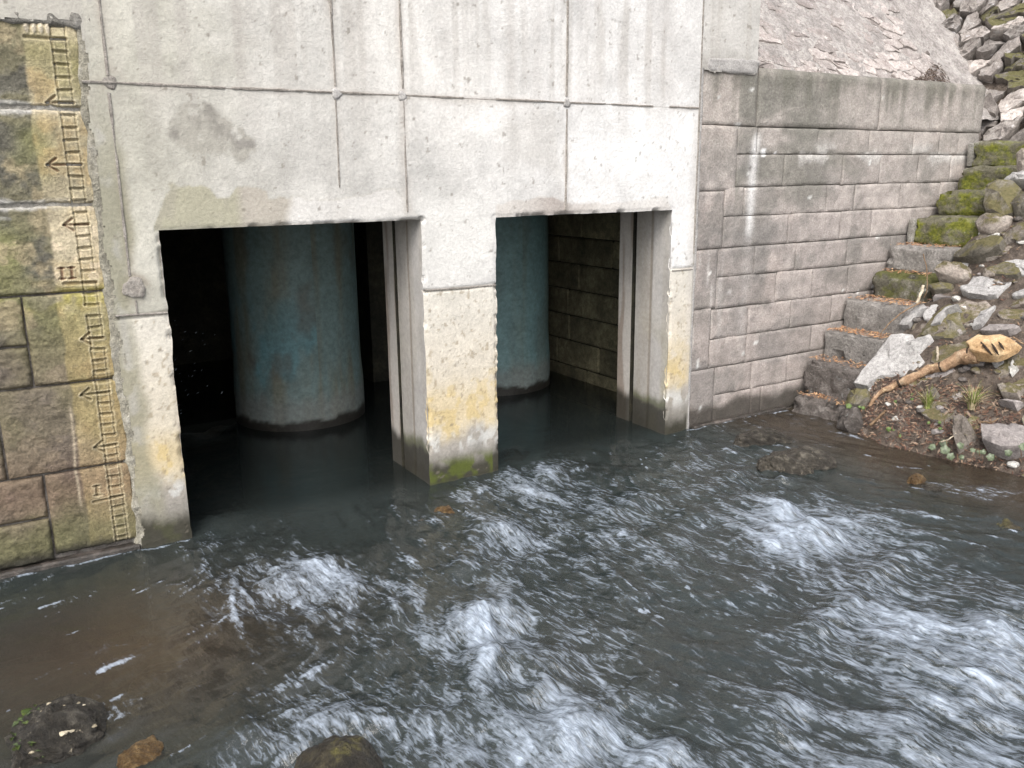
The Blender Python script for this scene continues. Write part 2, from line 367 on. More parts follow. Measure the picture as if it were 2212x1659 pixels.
def concrete_colour(X, Z):
    n_lo = fbm(X*1.3, Z*1.3, 4, 1); n_mid = fbm(X*5, Z*5, 5, 2); n_hi = fbm(X*22, Z*22, 4, 3)
    streak = fbm(X*17, Z*0.9, 4, 5)
    C = np.ones(X.shape+(3,))*np.array((0.50, 0.485, 0.45))
    br = smooth(0.2, 2.9, X)  # paler towards the right: brighter light there painted into the concrete
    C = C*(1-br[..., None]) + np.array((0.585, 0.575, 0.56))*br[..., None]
    # olive tint on the side nearest the old pier
    C = lerp3(C, (0.42, 0.405, 0.31), smooth(0.95, 0.15, X+n_mid*0.5-.2)*0.45)
    # blotchy weathering and vertical runs
    C = C*(1+(n_lo-.5)*0.45+(n_mid-.5)*0.42+(n_hi-.5)*0.20)[..., None]
    up = smooth(1.55, 2.5, Z)
    C = lerp3(C, (0.37, 0.345, 0.315), smooth(0.50, 0.74, streak)*0.48*up)
    for sx, w, a in ((2.16, .035, .42), (0.75, .06, .25), (2.62, .03, .18), (3.25, .10, .25), (1.75, .09, .22), (2.32, .05, .25), (1.33, .07, .2)):
        xx = X+(fbm(X*3, Z*2.1, 3, 9)-.5)*0.06
        C = lerp3(C, (0.33, 0.30, 0.275), np.exp(-((xx-sx)/w)**2)*a*smooth(1.65, 2.3, Z+n_mid*.5-.2)*smooth(.25, .6, n_hi+.1))
    # broad darker clouds
    for p, a in ((((2.05, 2.0), (2.5, 2.08), (2.45, 1.72), (2.1, 1.78)), .36),):
        C = lerp3(C, (0.36, 0.34, 0.31), polymask(X, Z, p, .08, .1, 6, 4)*a)
    # dark smooth mortar patch over the first opening
    p1 = wallpoly([(372, 240), (410, 222), (455, 228), (478, 250), (545, 295), (556, 322), (525, 348), (495, 330), (440, 334), (405, 330), (385, 300), (366, 285)])
    m = polymask(X, Z, p1, .016, .035, 15, 11)*smooth(.22, .5, fbm(X*18, Z*18, 4, 12)+.12)
    C = lerp3(C, (0.33, 0.315, 0.275), m*0.85)
    C = lerp3(C, (0.19, 0.178, 0.16), m*smooth(.42, .64, fbm(X*7.5+3, Z*6, 4, 21))*0.7)
    p1b = wallpoly([(515, 300), (550, 300), (556, 325), (530, 348), (520, 340)])
    C = lerp3(C, (0.16, 0.145, 0.14), polymask(X, Z, p1b, .015, .02, 16, 13)*.5*smooth(.4, .6, n_hi))
    # smooth lintel repairs
    p2 = wallpoly([(330, 500), (338, 465), (365, 402), (440, 405), (470, 428), (500, 425), (510, 408), (570, 412), (580, 432), (720, 428), (770, 424), (850, 408), (880, 430), (905, 478), (905, 500)])
    m2 = polymask(X, Z, p2, .007, .024, 14, 15)*smooth(1.47, 1.5, Z)
    C = lerp3(C, (0.335, 0.32, 0.235), m2*0.9)
    C = lerp3(C, (0.40, 0.365, 0.325), m2*smooth(.62, .68, X)*.8)
    C = lerp3(C, (0.565, 0.55, 0.525), m2*smooth(.84, .92, X+(n_mid-.5)*.1)*.95)
    C = lerp3(C, (0.30, 0.28, 0.23), m2*smooth(.85, .6, X)*smooth(.46, .66, fbm(X*9, Z*5, 4, 23))*.5)
    p3 = wallpoly([(1070, 480), (1072, 445), (1110, 436), (1150, 430), (1200, 428), (1240, 442), (1320, 438), (1440, 425), (1452, 452), (1452, 470)])
    m3 = polymask(X, Z, p3, .005, .018, 12, 17)*smooth(1.47, 1.5, Z)
    C = lerp3(C, (0.52, 0.49, 0.455), m3*0.85)
    C = lerp3(C, (0.31, 0.265, 0.24), m3*np.exp(-((X-2.47)/.20)**2)*.7)
    # glare right of the last seam, painted as a near-white field
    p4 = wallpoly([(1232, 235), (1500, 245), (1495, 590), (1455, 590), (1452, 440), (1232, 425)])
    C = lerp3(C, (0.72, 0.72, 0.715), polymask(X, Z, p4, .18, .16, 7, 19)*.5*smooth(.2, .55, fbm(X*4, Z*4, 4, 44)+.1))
    p5 = wallpoly([(890, 430), (1065, 425), (1065, 600), (915, 600)])
    C = lerp3(C, (0.66, 0.65, 0.62), polymask(X, Z, p5, .06, .05, 8, 20)*.5)
    # rust-brown bleed along the seams
    for sx, z0 in ((1.153, 1.68), (1.509, 1.52), (2.523, 1.50), (0.145, 1.25)):
        C = lerp3(C, (0.35, 0.30, 0.26), np.exp(-((X-sx+(n_mid-.5)*.03)/.022)**2)*.45*(Z > z0)*smooth(.3, .6, n_mid))
    C = lerp3(C, (0.38, 0.345, 0.31), np.exp(-((Z-2.105+(n_mid-.5)*.03)/.02)**2)*.5*smooth(.35, .6, n_mid))
    C = lerp3(C, (0.25, 0.20, 0.17), np.exp(-((X-.15)**2+(Z-2.11)**2)/.05**2)*.7*smooth(.3, .55, n_mid+.1))
    C = lerp3(C, (0.24, 0.21, 0.17), np.exp(-((np.hypot(X-.15, Z-1.235)-.055)/.018)**2)*.75*smooth(.25, .5, n_mid+.1))
    C = lerp3(C, (0.30, 0.26, 0.21), np.exp(-((X-.15)/.016)**2)*.5*smooth(1.28, 1.5, Z)*smooth(2.0, 1.4, Z))
    for sx in (1.153, 1.509, 2.523):
        C = lerp3(C, (0.34, 0.315, 0.285), np.exp(-((X-sx+(fbm(X*4, Z*3, 3, 46)-.5)*.05)/.05)**2)*.30*smooth(.4, .62, fbm(X*25, Z*2.2, 4, 47))*(Z > 1.5))
    # lower lift below the construction joint is warmer, yellowed, then washed grey, then wet and mossy
    low = smooth(JOINT_Z+.006, JOINT_Z-.006, Z)
    lowcol = np.ones(X.shape+(3,))*np.array((0.52, 0.47, 0.385))
    lowcol = lowcol*(1+(n_mid-.5)*.25+(n_hi-.5)*.2)[..., None]
    C = C*(1-low[..., None]*.82)+lowcol*low[..., None]*.82
    C = lerp3(C, (0.58, 0.565, 0.52), low*smooth(.7, 1.05, Z)*.5)
    lich = smooth(.56, .66, fbm(X*15, Z*13, 5, 31)+.10*np.exp(-((Z-.42)/.2)**2))*low*smooth(.16, .3, Z)*smooth(1.0, .5, Z+n_mid*.3)
    C = lerp3(C, (0.46, 0.34, 0.11), lich*.55)
    tan = np.exp(-((Z-.40+(n_mid-.5)*.2)/.16)**2)
    C = lerp3(C, (0.53, 0.41, 0.20), tan*.55*low)
    spk = smooth(.70, .76, fbm(X*42, Z*36, 3, 33))*low
    C = lerp3(C, (0.22, 0.17, 0.10), spk*.5)
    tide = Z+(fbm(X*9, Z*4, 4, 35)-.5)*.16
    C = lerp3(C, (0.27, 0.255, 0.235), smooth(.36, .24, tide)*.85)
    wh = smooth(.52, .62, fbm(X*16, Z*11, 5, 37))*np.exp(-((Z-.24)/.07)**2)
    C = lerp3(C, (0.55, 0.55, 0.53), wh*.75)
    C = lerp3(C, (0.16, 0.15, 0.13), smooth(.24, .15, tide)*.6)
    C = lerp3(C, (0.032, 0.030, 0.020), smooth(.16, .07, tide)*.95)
    gm = smooth(.42, .6, fbm(X*11, Z*11, 4, 39)+.22*np.exp(-((X-1.74)/.12)**2))*smooth(.17, .09, Z+(n_mid-.5)*.05)*smooth(-.02, .03, Z)
    C = lerp3(C, (0.075, 0.095, 0.012), gm*.8*(X > 1.5)*(X < 2.0))
    C = lerp3(C, (0.06, 0.065, 0.025), gm*.4*(X < .4))
    # the leftmost strip: damp green-grey band by the old stonework
    dark = smooth(.185, .125, X+(fbm(X*2, Z*4, 4, 41)-.5)*.10)
    C = lerp3(C, (0.235, 0.225, 0.16), dark*.8*smooth(2.3, 1.6, Z)*smooth(.06, .24, tide))
    C = lerp3(C, (0.42, 0.41, 0.40), np.exp(-((X-.09)/.025)**2)*.4*smooth(.5, .6, n_mid)*smooth(.1, .3, Z))
    # worn top corner, rough cement lip over the pier
    C = lerp3(C, (0.42, 0.40, 0.36), smooth(.22, .02, X)*smooth(2.2, 2.36, Z)*.6)
    # right margin
    C = lerp3(C, (0.47, 0.44, 0.41), smooth(3.47, 3.53, X)*.45*smooth(2.3, 1.9, Z)*smooth(.12, .3, tide))
    C = lerp3(C, (0.44, 0.42, 0.38), smooth(3.52, 3.56, X)*.45*smooth(.12, .3, tide))
    C = lerp3(C, (0.30, 0.285, 0.26), smooth(2.50, 2.38, Z+(n_mid-.5)*.12)*(X > 3.54)*.7)
    # bug holes
    C = lerp3(C, (0.17, 0.15, 0.12), smooth(.80, .83, fbm(X*30, Z*30, 3, 43))*.55)
    return np.clip(C, 0.01, 0.85)

def build_wall_face():
    r = 0.0078
    xs = np.arange(-1.1, 4.035, r); zs = np.arange(-0.45, 3.45, r)
    # snap grid lines to the openings' edges
    for (a, b, c, d) in OP:
        for v in (a, b): xs[np.argmin(abs(xs-v))] = v
        zs[np.argmin(abs(zs-d))] = d
    X, Z = np.meshgrid(xs, zs)
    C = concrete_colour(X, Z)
    Y = (fbm(X*2, Z*2, 4, 51)-.5)*0.012 + (fbm(X*13, Z*13, 4, 53)-.5)*0.003
    # scoured aggregate just above the lintels
    sc_ = smooth(1.75, 1.56, Z)*smooth(1.47, 1.5, Z)
    Y -= (fbm(X*40, Z*40, 3, 55)-.5)*0.006*sc_*smooth(1.62, 1.68, Z+(fbm(X*4, Z*4, 3, 56)-.5)*.1)
    # smooth repairs sit a few millimetres proud
    Y -= 0.0
    # lower lift steps back slightly at the construction joint
    Y += np.exp(-((Z-JOINT_Z+(fbm(X*6, Z, 3, 57)-.5)*.02)/.008)**2)*0.010
    # corners of the pillar and jambs are chipped
    near = np.zeros(X.shape)
    for (a, b, c, d) in OP:
        e = np.minimum(abs(X-a), abs(X-b))
        near = np.maximum(near, smooth(.03, 0, e)*(Z < d+.02))
        near = np.maximum(near, smooth(.025, 0, abs(Z-d))*((X > a-.02) & (X < b+.02)))
    Y += near*near*(0.004+0.022*smooth(.5, .8, fbm(X*14, Z*14, 4, 59)))
    Xj = X.copy(); Zj = Z.copy()
    for (a, b, c, d) in OP:
        w = np.clip((fbm(X*7, Z*7, 5, 61)-.42)*0.03, 0, .012)
        Xj = np.where((abs(X-a) < 1e-6) & (Z <= d+1e-6), X+w*.8, Xj)
        Xj = np.where((abs(X-b) < 1e-6) & (Z <= d+1e-6), X-w*.8, Xj)
        Zj = np.where((abs(Z-d) < 1e-6) & (X >= a-1e-6) & (X <= b+1e-6), Z-w*.25-.002, Zj)
    xc, zc = (X[:-1, :-1]+X[1:, 1:])/2, (Z[:-1, :-1]+Z[1:, 1:])/2
    keep = np.ones(xc.shape, bool)
    for (a, b, c, d) in OP: keep &= ~((xc > a) & (xc < b) & (zc < d))
    rag = (fbm(xc*9, zc*9, 4, 63)-.5)*0.05
    keep &= ~((xc < 0.062+rag) & (zc < 2.345+rag*.7))
    keep &= ~((xc > 3.545+rag*.25) & (zc < 2.335+rag*1.2))
    P = np.stack([Xj, Y, Zj], -1)
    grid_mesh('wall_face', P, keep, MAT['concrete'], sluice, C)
build_wall_face()

def tri_box(v0, v1):
    (x0, y0, z0), (x1, y1, z1) = v0, v1
    V = [(x0, y0, z0), (x1, y0, z0), (x1, y1, z0), (x0, y1, z0), (x0, y0, z1), (x1, y0, z1), (x1, y1, z1), (x0, y1, z1)]
    Fc = [(0, 3, 2, 1), (4, 5, 6, 7), (0, 1, 5, 4), (1, 2, 6, 5), (2, 3, 7, 6), (3, 0, 4, 7)]
    return V, Fc
def join(parts):
    V, Fc = [], []
    for v, f in parts:
        o = len(V); V += list(v); Fc += [tuple(i+o for i in q) for q in f]
    return V, Fc

# cast body behind the face (pillar cores, lintel) : real thickness 0.53 m
BK = 0.53
def core(name, x0, x1, z0, z1):
    V, Fc = tri_box((x0, 0.026, z0), (x1, BK, z1))
    mesh_obj(name, V, Fc, MAT['mortar'], sluice)
core('lintel_core', -1.1, 4.03, 1.53, 3.45)
core('pillar_core', 1.66, 1.97, -0.6, 1.53)
core('jamb_core', 0.02, 0.21, -0.6, 1.53)
core('jamb_core', 3.42, 3.56, -0.6, 1.53)

def jamb_colour(S, Z, Y):
    n = fbm(Y*6+S*3, Z*2.2, 5, 71); st = fbm(Y*16+S, Z*1.3, 4, 73)
    C = np.ones(Z.shape+(3,))*np.array((0.38, 0.36, 0.335))
    C = lerp3(C, (0.46, 0.445, 0.43), smooth(.19, .17, Y)*.7)
    C = lerp3(C, (0.33, 0.30, 0.25), smooth(.5, .75, st)*.35)
    C = lerp3(C, (0.30, 0.27, 0.16), smooth(.5, .7, n)*.5*smooth(.9, .4, Z))
    C = lerp3(C, (0.17, 0.13, 0.09), np.exp(-((Y-.19)/.010)**2)*.7)
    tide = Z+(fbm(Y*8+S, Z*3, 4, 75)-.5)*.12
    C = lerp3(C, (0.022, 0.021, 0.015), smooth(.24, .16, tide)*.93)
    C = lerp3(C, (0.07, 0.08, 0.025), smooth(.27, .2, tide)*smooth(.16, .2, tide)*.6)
    return np.clip(C*(1+(n-.5)*.4)[..., None], .01, .7)
def jamb_face(name, xf, side, zt, y0, y1, dx=0.0, mat='jamb'):
    """vertical reveal at x=xf facing -x (side -1) or +x"""
    ys = np.linspace(y0, y1, max(8, int((y1-y0)/.012))); zs = np.linspace(-.6, zt, 150)
    Y, Z = np.meshgrid(ys, zs)
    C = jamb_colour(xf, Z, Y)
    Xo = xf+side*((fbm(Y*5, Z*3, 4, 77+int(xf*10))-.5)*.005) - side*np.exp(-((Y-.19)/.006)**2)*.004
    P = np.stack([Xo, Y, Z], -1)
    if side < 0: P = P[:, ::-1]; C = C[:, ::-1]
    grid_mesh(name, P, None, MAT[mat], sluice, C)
SLOT0, SLOT1 = 0.345, 0.385
for k, (a, b, c, d) in enumerate(OP):
    for xf, side in ((a, 1), (b, -1)):
        jamb_face('jamb', xf-side*.002, side, d+.05, 0.006, SLOT0)
        # slot for stop boards: two returns and a back
        back = xf-side*.05
        V = [(xf-side*.002, SLOT0, -.6), (back, SLOT0, -.6), (back, SLOT1, -.6), (xf-side*.002, SLOT1, -.6)]
        V += [(p[0], p[1], d+.05) for p in V]
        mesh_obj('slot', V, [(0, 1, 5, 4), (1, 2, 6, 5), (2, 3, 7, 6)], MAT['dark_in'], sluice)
        # pale channel behind the slot
        ys = np.linspace(SLOT1, BK, 14); zs = np.linspace(-.6, d+.05, 120)
        Y, Z = np.meshgrid(ys, zs)
        C = np.ones(Z.shape+(3,))*np.array((0.47, 0.445, 0.415))
        C = lerp3(C, (0.20, 0.14, 0.10), smooth(.5, .68, fbm(Y*25, Z*2, 4, 81+k))*.6)
        C = lerp3(C, (0.022, 0.021, 0.015), smooth(.25, .17, Z+(fbm(Y*9, Z*3, 3, 82)-.5)*.1)*.9)
        P = np.stack([np.full(Z.shape, xf-side*.006), Y, Z], -1)
        if side < 0: P = P[:, ::-1]; C = C[:, ::-1]
        grid_mesh('stop_board_channel', P, None, MAT['steel'], sluice, C)
        V, Fc = tri_box((min(xf, xf-side*.1)+(side*.0 if side > 0 else .008), SLOT1+.002, -.6), (max(xf, xf-side*.1)-(.008 if side > 0 else 0), BK-.001, d+.05))
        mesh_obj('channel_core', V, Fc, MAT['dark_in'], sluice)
    # soffit
    ys = np.linspace(0.006, BK, 30); xs = np.linspace(a-.01, b+.01, 90)
    Xg, Yg = np.meshgrid(xs, ys)
    P = np.stack([Xg, Yg, d+.004+(fbm(Xg*9, Yg*9, 4, 85)-.5)*.012], -1)[::-1]
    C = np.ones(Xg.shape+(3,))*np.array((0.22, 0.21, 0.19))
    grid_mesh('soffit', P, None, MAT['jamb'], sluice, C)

# formwork seams: irregular ridges of grout standing a few mm proud
def seam(p0, p1, wid=0.012, hgt=0.005, s=0, gaps=0.28):
    p0, p1 = np.array(p0), np.array(p1)
    L = np.linalg.norm(p1-p0); n = max(6, int(L/.012)); d = (p1-p0)/L; q = np.array((-d[1], d[0]))
    t = np.linspace(0, 1, n)
    ctr = p0+t[:, None]*(p1-p0) + q*((fbm(t*L*4, t*0, 3, 90+s)-.5)*.005)[:, None]
    w = .62*wid*(.55+.9*fbm(t*L*14, t*0, 4, 95+s)); h = .45*hgt*(.3+1.4*fbm(t*L*18, t*0+3, 4, 97+s))
    h = np.where(fbm(t*L*5, t*0+9, 3, 99+s) < gaps, -.004, h)
    V = []; Fc = []
    prof = [(-1.0, 0.010), (-.55, -.6), (-.2, -.15), (.15, -1.0), (.6, -.55), (1.0, 0.010)]
    for i in range(n):
        for (a, b) in prof:
            p = ctr[i]+q*a*w[i]
            y = 0.010 if b > 0 else b*h[i]-.003
            V.append((p[0], y, p[1]))
    m = len(prof)
    for i in range(n-1):
        for j in range(m-1):
            Fc.append((i*m+j, i*m+j+1, (i+1)*m+j+1, (i+1)*m+j))
    mesh_obj('formwork_seam', V, Fc, MAT['seam'], sluice, True)
seam((0.04, 2.11), (3.54, 2.105), .014, .006, 1)
seam((1.158, 3.4), (1.153, 2.14), .012, .005, 2); seam((1.150, 2.08), (1.146, 1.66), .009, .004, 3)
seam((1.512, 3.4), (1.509, 2.14), .013, .006, 4); seam((1.509, 2.08), (1.510, 1.53), .011, .005, 5)
seam((2.530, 3.4), (2.523, 2.14), .014, .006, 6, .1); seam((2.523, 2.07), (2.520, 1.51), .012, .006, 7, .1)
seam((0.156, 3.4), (0.141, 2.14), .012, .006, 8); seam((0.140, 2.07), (0.138, 1.29), .013, .006, 9)
seam((0.06, 1.116), (0.281, 1.110), .008, .005, 10); seam((1.592, 1.112), (2.038, 1.106), .008, .005, 11, .1); seam((3.36, 1.100), (3.54, 1.10), .007, .004, 12)
seam((3.538, 3.4), (3.542, 1.2), .012, .007, 13, .1)
seam((0.150, 1.18), (0.150, 1.12), .009, .004, 14)
def disc(name, c, r, proud, mat, s=0, ring=False):
    n = 26; V = []; Fc = []
    for k in range(n):
        a = 2*math.pi*k/n; rr = r*(1+.12*math.sin(3*a+s)+.06*math.sin(7*a+s*2))
        for f, y in ((1.0, .008), (.92, -proud*.7), (.5, -proud*(.25 if ring else 1.0))):
            V.append((c[0]+math.cos(a)*rr*f, y, c[1]+math.sin(a)*rr*f))
    V.append((c[0], -proud*(.1 if ring else 1.0), c[1])); ci = len(V)-1
    for k in range(n):
        a, b = k*3, ((k+1) % n)*3
        Fc += [(a, b, b+1, a+1), (a+1, b+1, b+2, a+2), (a+2, b+2, ci)]
    Fc = [tuple(reversed(q)) for q in Fc]
    mesh_obj(name, V, Fc, mat, sluice, True)
disc('tie_hole_plug', (1.156, 2.103), .027, .006, MAT['plug'], 1)
disc('tie_hole_plug', (1.503, 2.104), .026, .006, MAT['plug'], 2)
disc('tie_hole_plug', (2.523, 2.102), .026, .006, MAT['plug'], 3)
disc('tie_hole_collar', (0.151, 1.237), .050, .012, MAT['seam'], 4, True)
disc('tie_hole_plug', (0.148, 2.112), .030, .004, MAT['seam'], 5, True)

# ================================================================== CHAMBER BEHIND THE OPENINGS
chamber = tag(empty('culvert_chamber', (1.8, 2.3, -.6)), None, None, None, 'structure')
def side_blocks(xw, parent):
    zs = [-.6, -.2, 0.10, .32, .54, .76, .98, 1.20, 1.42, 1.78]
    for r in range(len(zs)-1):
        y = BK+.003 - (r % 2)*.3
        while y < 4.2:
            y1 = y+random.uniform(.55, .85)
            ya, yb = max(y, BK+.003), min(y1, 4.2)
            if yb-ya > .05:
                V, Fc = bevel_box((xw, ya+.004, zs[r]+.004), (xw+.2, yb-.004, zs[r+1]-.004), .012)
                mesh_obj('masonry_block', V, Fc, MAT['side_in'], parent)
            y = y1
def bevel_box(v0, v1, b):
    (x0, y0, z0), (x1, y1, z1) = v0, v1
    V = []; Fc = []
    # 24-vertex chamfered box
    def add(*p): V.append(p); return len(V)-1
    X = (x0, x1); Y = (y0, y1); Z = (z0, z1); s = (1, -1)
    idx = {}
    for i in (0, 1):
        for j in (0, 1):
            for k in (0, 1):
                idx[i, j, k, 'x'] = add(X[i], Y[j]+s[j]*b, Z[k]+s[k]*b)
                idx[i, j, k, 'y'] = add(X[i]+s[i]*b, Y[j], Z[k]+s[k]*b)
                idx[i, j, k, 'z'] = add(X[i]+s[i]*b, Y[j]+s[j]*b, Z[k])
    for i in (0, 1):
        Fc.append([idx[i, 0, 0, 'x'], idx[i, 1, 0, 'x'], idx[i, 1, 1, 'x'], idx[i, 0, 1, 'x']])
        Fc.append([idx[0, i, 0, 'y'], idx[1, i, 0, 'y'], idx[1, i, 1, 'y'], idx[0, i, 1, 'y']])
        Fc.append([idx[0, 0, i, 'z'], idx[1, 0, i, 'z'], idx[1, 1, i, 'z'], idx[0, 1, i, 'z']])
    for i in (0, 1):
        for j in (0, 1):
            Fc.append([idx[i, j, 0, 'x'], idx[i, j, 1, 'x'], idx[i, j, 1, 'y'], idx[i, j, 0, 'y']])
            Fc.append([idx[i, 0, j, 'x'], idx[i, 1, j, 'x'], idx[i, 1, j, 'z'], idx[i, 0, j, 'z']])
            Fc.append([idx[0, i, j, 'y'], idx[1, i, j, 'y'], idx[1, i, j, 'z'], idx[0, i, j, 'z']])
            for k in (0, 1):
                Fc.append([idx[i, j, k, 'x'], idx[i, j, k, 'y'], idx[i, j, k, 'z']])
    c = np.mean(np.array(V), 0); out = []
    for q in Fc:
        p = np.array([V[i] for i in q]); n = np.cross(p[1]-p[0], p[2]-p[0])
        out.append(tuple(q) if n @ (p.mean(0)-c) > 0 else tuple(reversed(q)))
    return V, out
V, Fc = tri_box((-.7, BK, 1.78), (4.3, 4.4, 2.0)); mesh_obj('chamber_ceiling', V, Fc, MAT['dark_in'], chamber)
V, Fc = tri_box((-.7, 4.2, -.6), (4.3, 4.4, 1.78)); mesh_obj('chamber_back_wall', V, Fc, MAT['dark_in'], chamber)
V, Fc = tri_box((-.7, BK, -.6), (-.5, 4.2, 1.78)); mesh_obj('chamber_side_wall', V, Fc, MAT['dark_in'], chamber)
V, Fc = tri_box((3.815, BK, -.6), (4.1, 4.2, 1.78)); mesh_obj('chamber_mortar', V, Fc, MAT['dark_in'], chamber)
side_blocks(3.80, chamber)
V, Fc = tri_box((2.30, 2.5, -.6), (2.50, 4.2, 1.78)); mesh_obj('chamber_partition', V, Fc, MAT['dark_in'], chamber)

# round painted columns standing in the water of the chamber
def column(cx, cy, r, s, label):
    na, nz = 120, 130
    A, Z = np.meshgrid(np.linspace(0, 2*math.pi, na), np.linspace(-.6, 1.78, nz))
    u = A*r
    n = fbm(u*3, Z*1.6, 5, 101+s); st = fbm(u*9, Z*.9, 4, 103+s); hi = fbm(u*14, Z*10, 4, 105+s)
    C = np.ones(A.shape+(3,))*np.array((0.17, 0.245, 0.24))
    C = lerp3(C, (0.19, 0.17, 0.11), smooth(.47, .66, st)*.65)
    C = lerp3(C, (0.13, 0.26, 0.285), smooth(.54, .64, n)*smooth(1.2, .5, Z)*.9)
    C = lerp3(C, (0.12, 0.10, 0.08), smooth(.60, .74, fbm(u*5, Z*2.4, 5, 107+s))*.55)
    if s > 5: C = C*.55+np.array((0.18, 0.34, 0.36))*.45
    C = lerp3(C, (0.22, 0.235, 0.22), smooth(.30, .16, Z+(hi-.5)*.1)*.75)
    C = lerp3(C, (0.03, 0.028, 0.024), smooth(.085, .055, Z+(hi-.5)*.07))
    rr = r*(1+(n-.5)*.012) + .012*smooth(.5, .2, Z)
    P = np.stack([cx+np.sin(A)*rr, cy-np.cos(A)*rr, Z], -1)
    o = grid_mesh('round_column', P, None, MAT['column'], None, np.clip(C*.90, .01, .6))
    # grid orientation: outward
    tag(o, label, 'column', 'painted columns inside the culvert')
column(1.468, 1.89, .452, 0, 'weathered blue-green round column standing in the water inside the left opening')
column(3.16, 1.93, .455, 9, 'smooth teal round column half hidden behind the concrete pillar, inside the right opening')

# ================================================================== OLD STONE PIER WITH THE CARVED GAUGE
pier = tag(empty('gauge_pier', (-.5, .2, -.4)), 'old yellow-green sandstone pier carved with a ladder-like water gauge and numerals', 'pier')
def seg_d(x, z, a, b):
    vx, vz = b[0]-a[0], b[1]-a[1]; L = vx*vx+vz*vz+1e-12
    t = np.clip(((x-a[0])*vx+(z-a[1])*vz)/L, 0, 1)
    return np.hypot(x-a[0]-t*vx, z-a[1]-t*vz)
GZ = lambda mark: mark-0.725          # gauge reading to height above the water
GW = 0.052
def gauge_lines():
    """(a, b, half width, depth, red paint)"""
    L = []
    top = GZ(3.05)
    for i in range(0, 47):
        m = 3.05-.05*i
        z = GZ(m)
        if z < 0.02: break
        j = random.uniform(-.002, .002)
        L.append(((-GW, z+j), (0, z-j*.5), .0040, .0085, 0))
        if i < 46 and z-.05 > 0:
            if random.random() < .98: L.append(((-GW+random.uniform(-.002, .002), z-.003), (-GW, z-.047), .0026, .006, 0))
            if random.random() < .92: L.append(((0+random.uniform(-.002, .002), z-.005), (0, z-.046), .0022, .004, 0))
    for m, tip, red in ((2.75, -.100, .5), (2.5, -.128, .9), (2.25, -.096, .9), (1.75, -.086, .5), (1.5, -.118, .15), (1.25, -.091, .1)):
        z = GZ(m)
        L.append(((tip, z), (0, z), .0034, .008, red))
        L.append(((tip, z), (tip+.034, z+.026), .0034, .008, red)); L.append(((tip, z), (tip+.036, z-.026), .0030, .008, red))
    # underlines of the metre marks
    L.append(((-.148, GZ(3.0)), (0, GZ(3.0)), .0045, .009, 0))
    L.append(((-.125, GZ(2.0)), (0, GZ(2.0)-.004), .0045, .009, .35))
    L.append(((-.125, GZ(1.0)-.006), (0, GZ(1.0)), .0035, .007, 0))
    # numerals: II and I with serifs
    def stroke(x, z0, z1, red, w=.004):
        L.append(((x, z0), (x, z1), w, .008, red))
        for zz in (z0, z1): L.append(((x-.012, zz), (x+.012, zz), .003, .006, red))
    for x in (-.128, -.090): stroke(x, GZ(2.0)+.022, GZ(2.0)+.068, 1.0)
    stroke(-.105, GZ(1.0)+.022, GZ(1.0)+.066, .25)
    return L
GL = gauge_lines()
NUM3 = [(-.138, GZ(3.0)+.045), (-.112, GZ(3.0)+.045), (-.086, GZ(3.0)+.045), (-.062, GZ(3.0)+.045)]
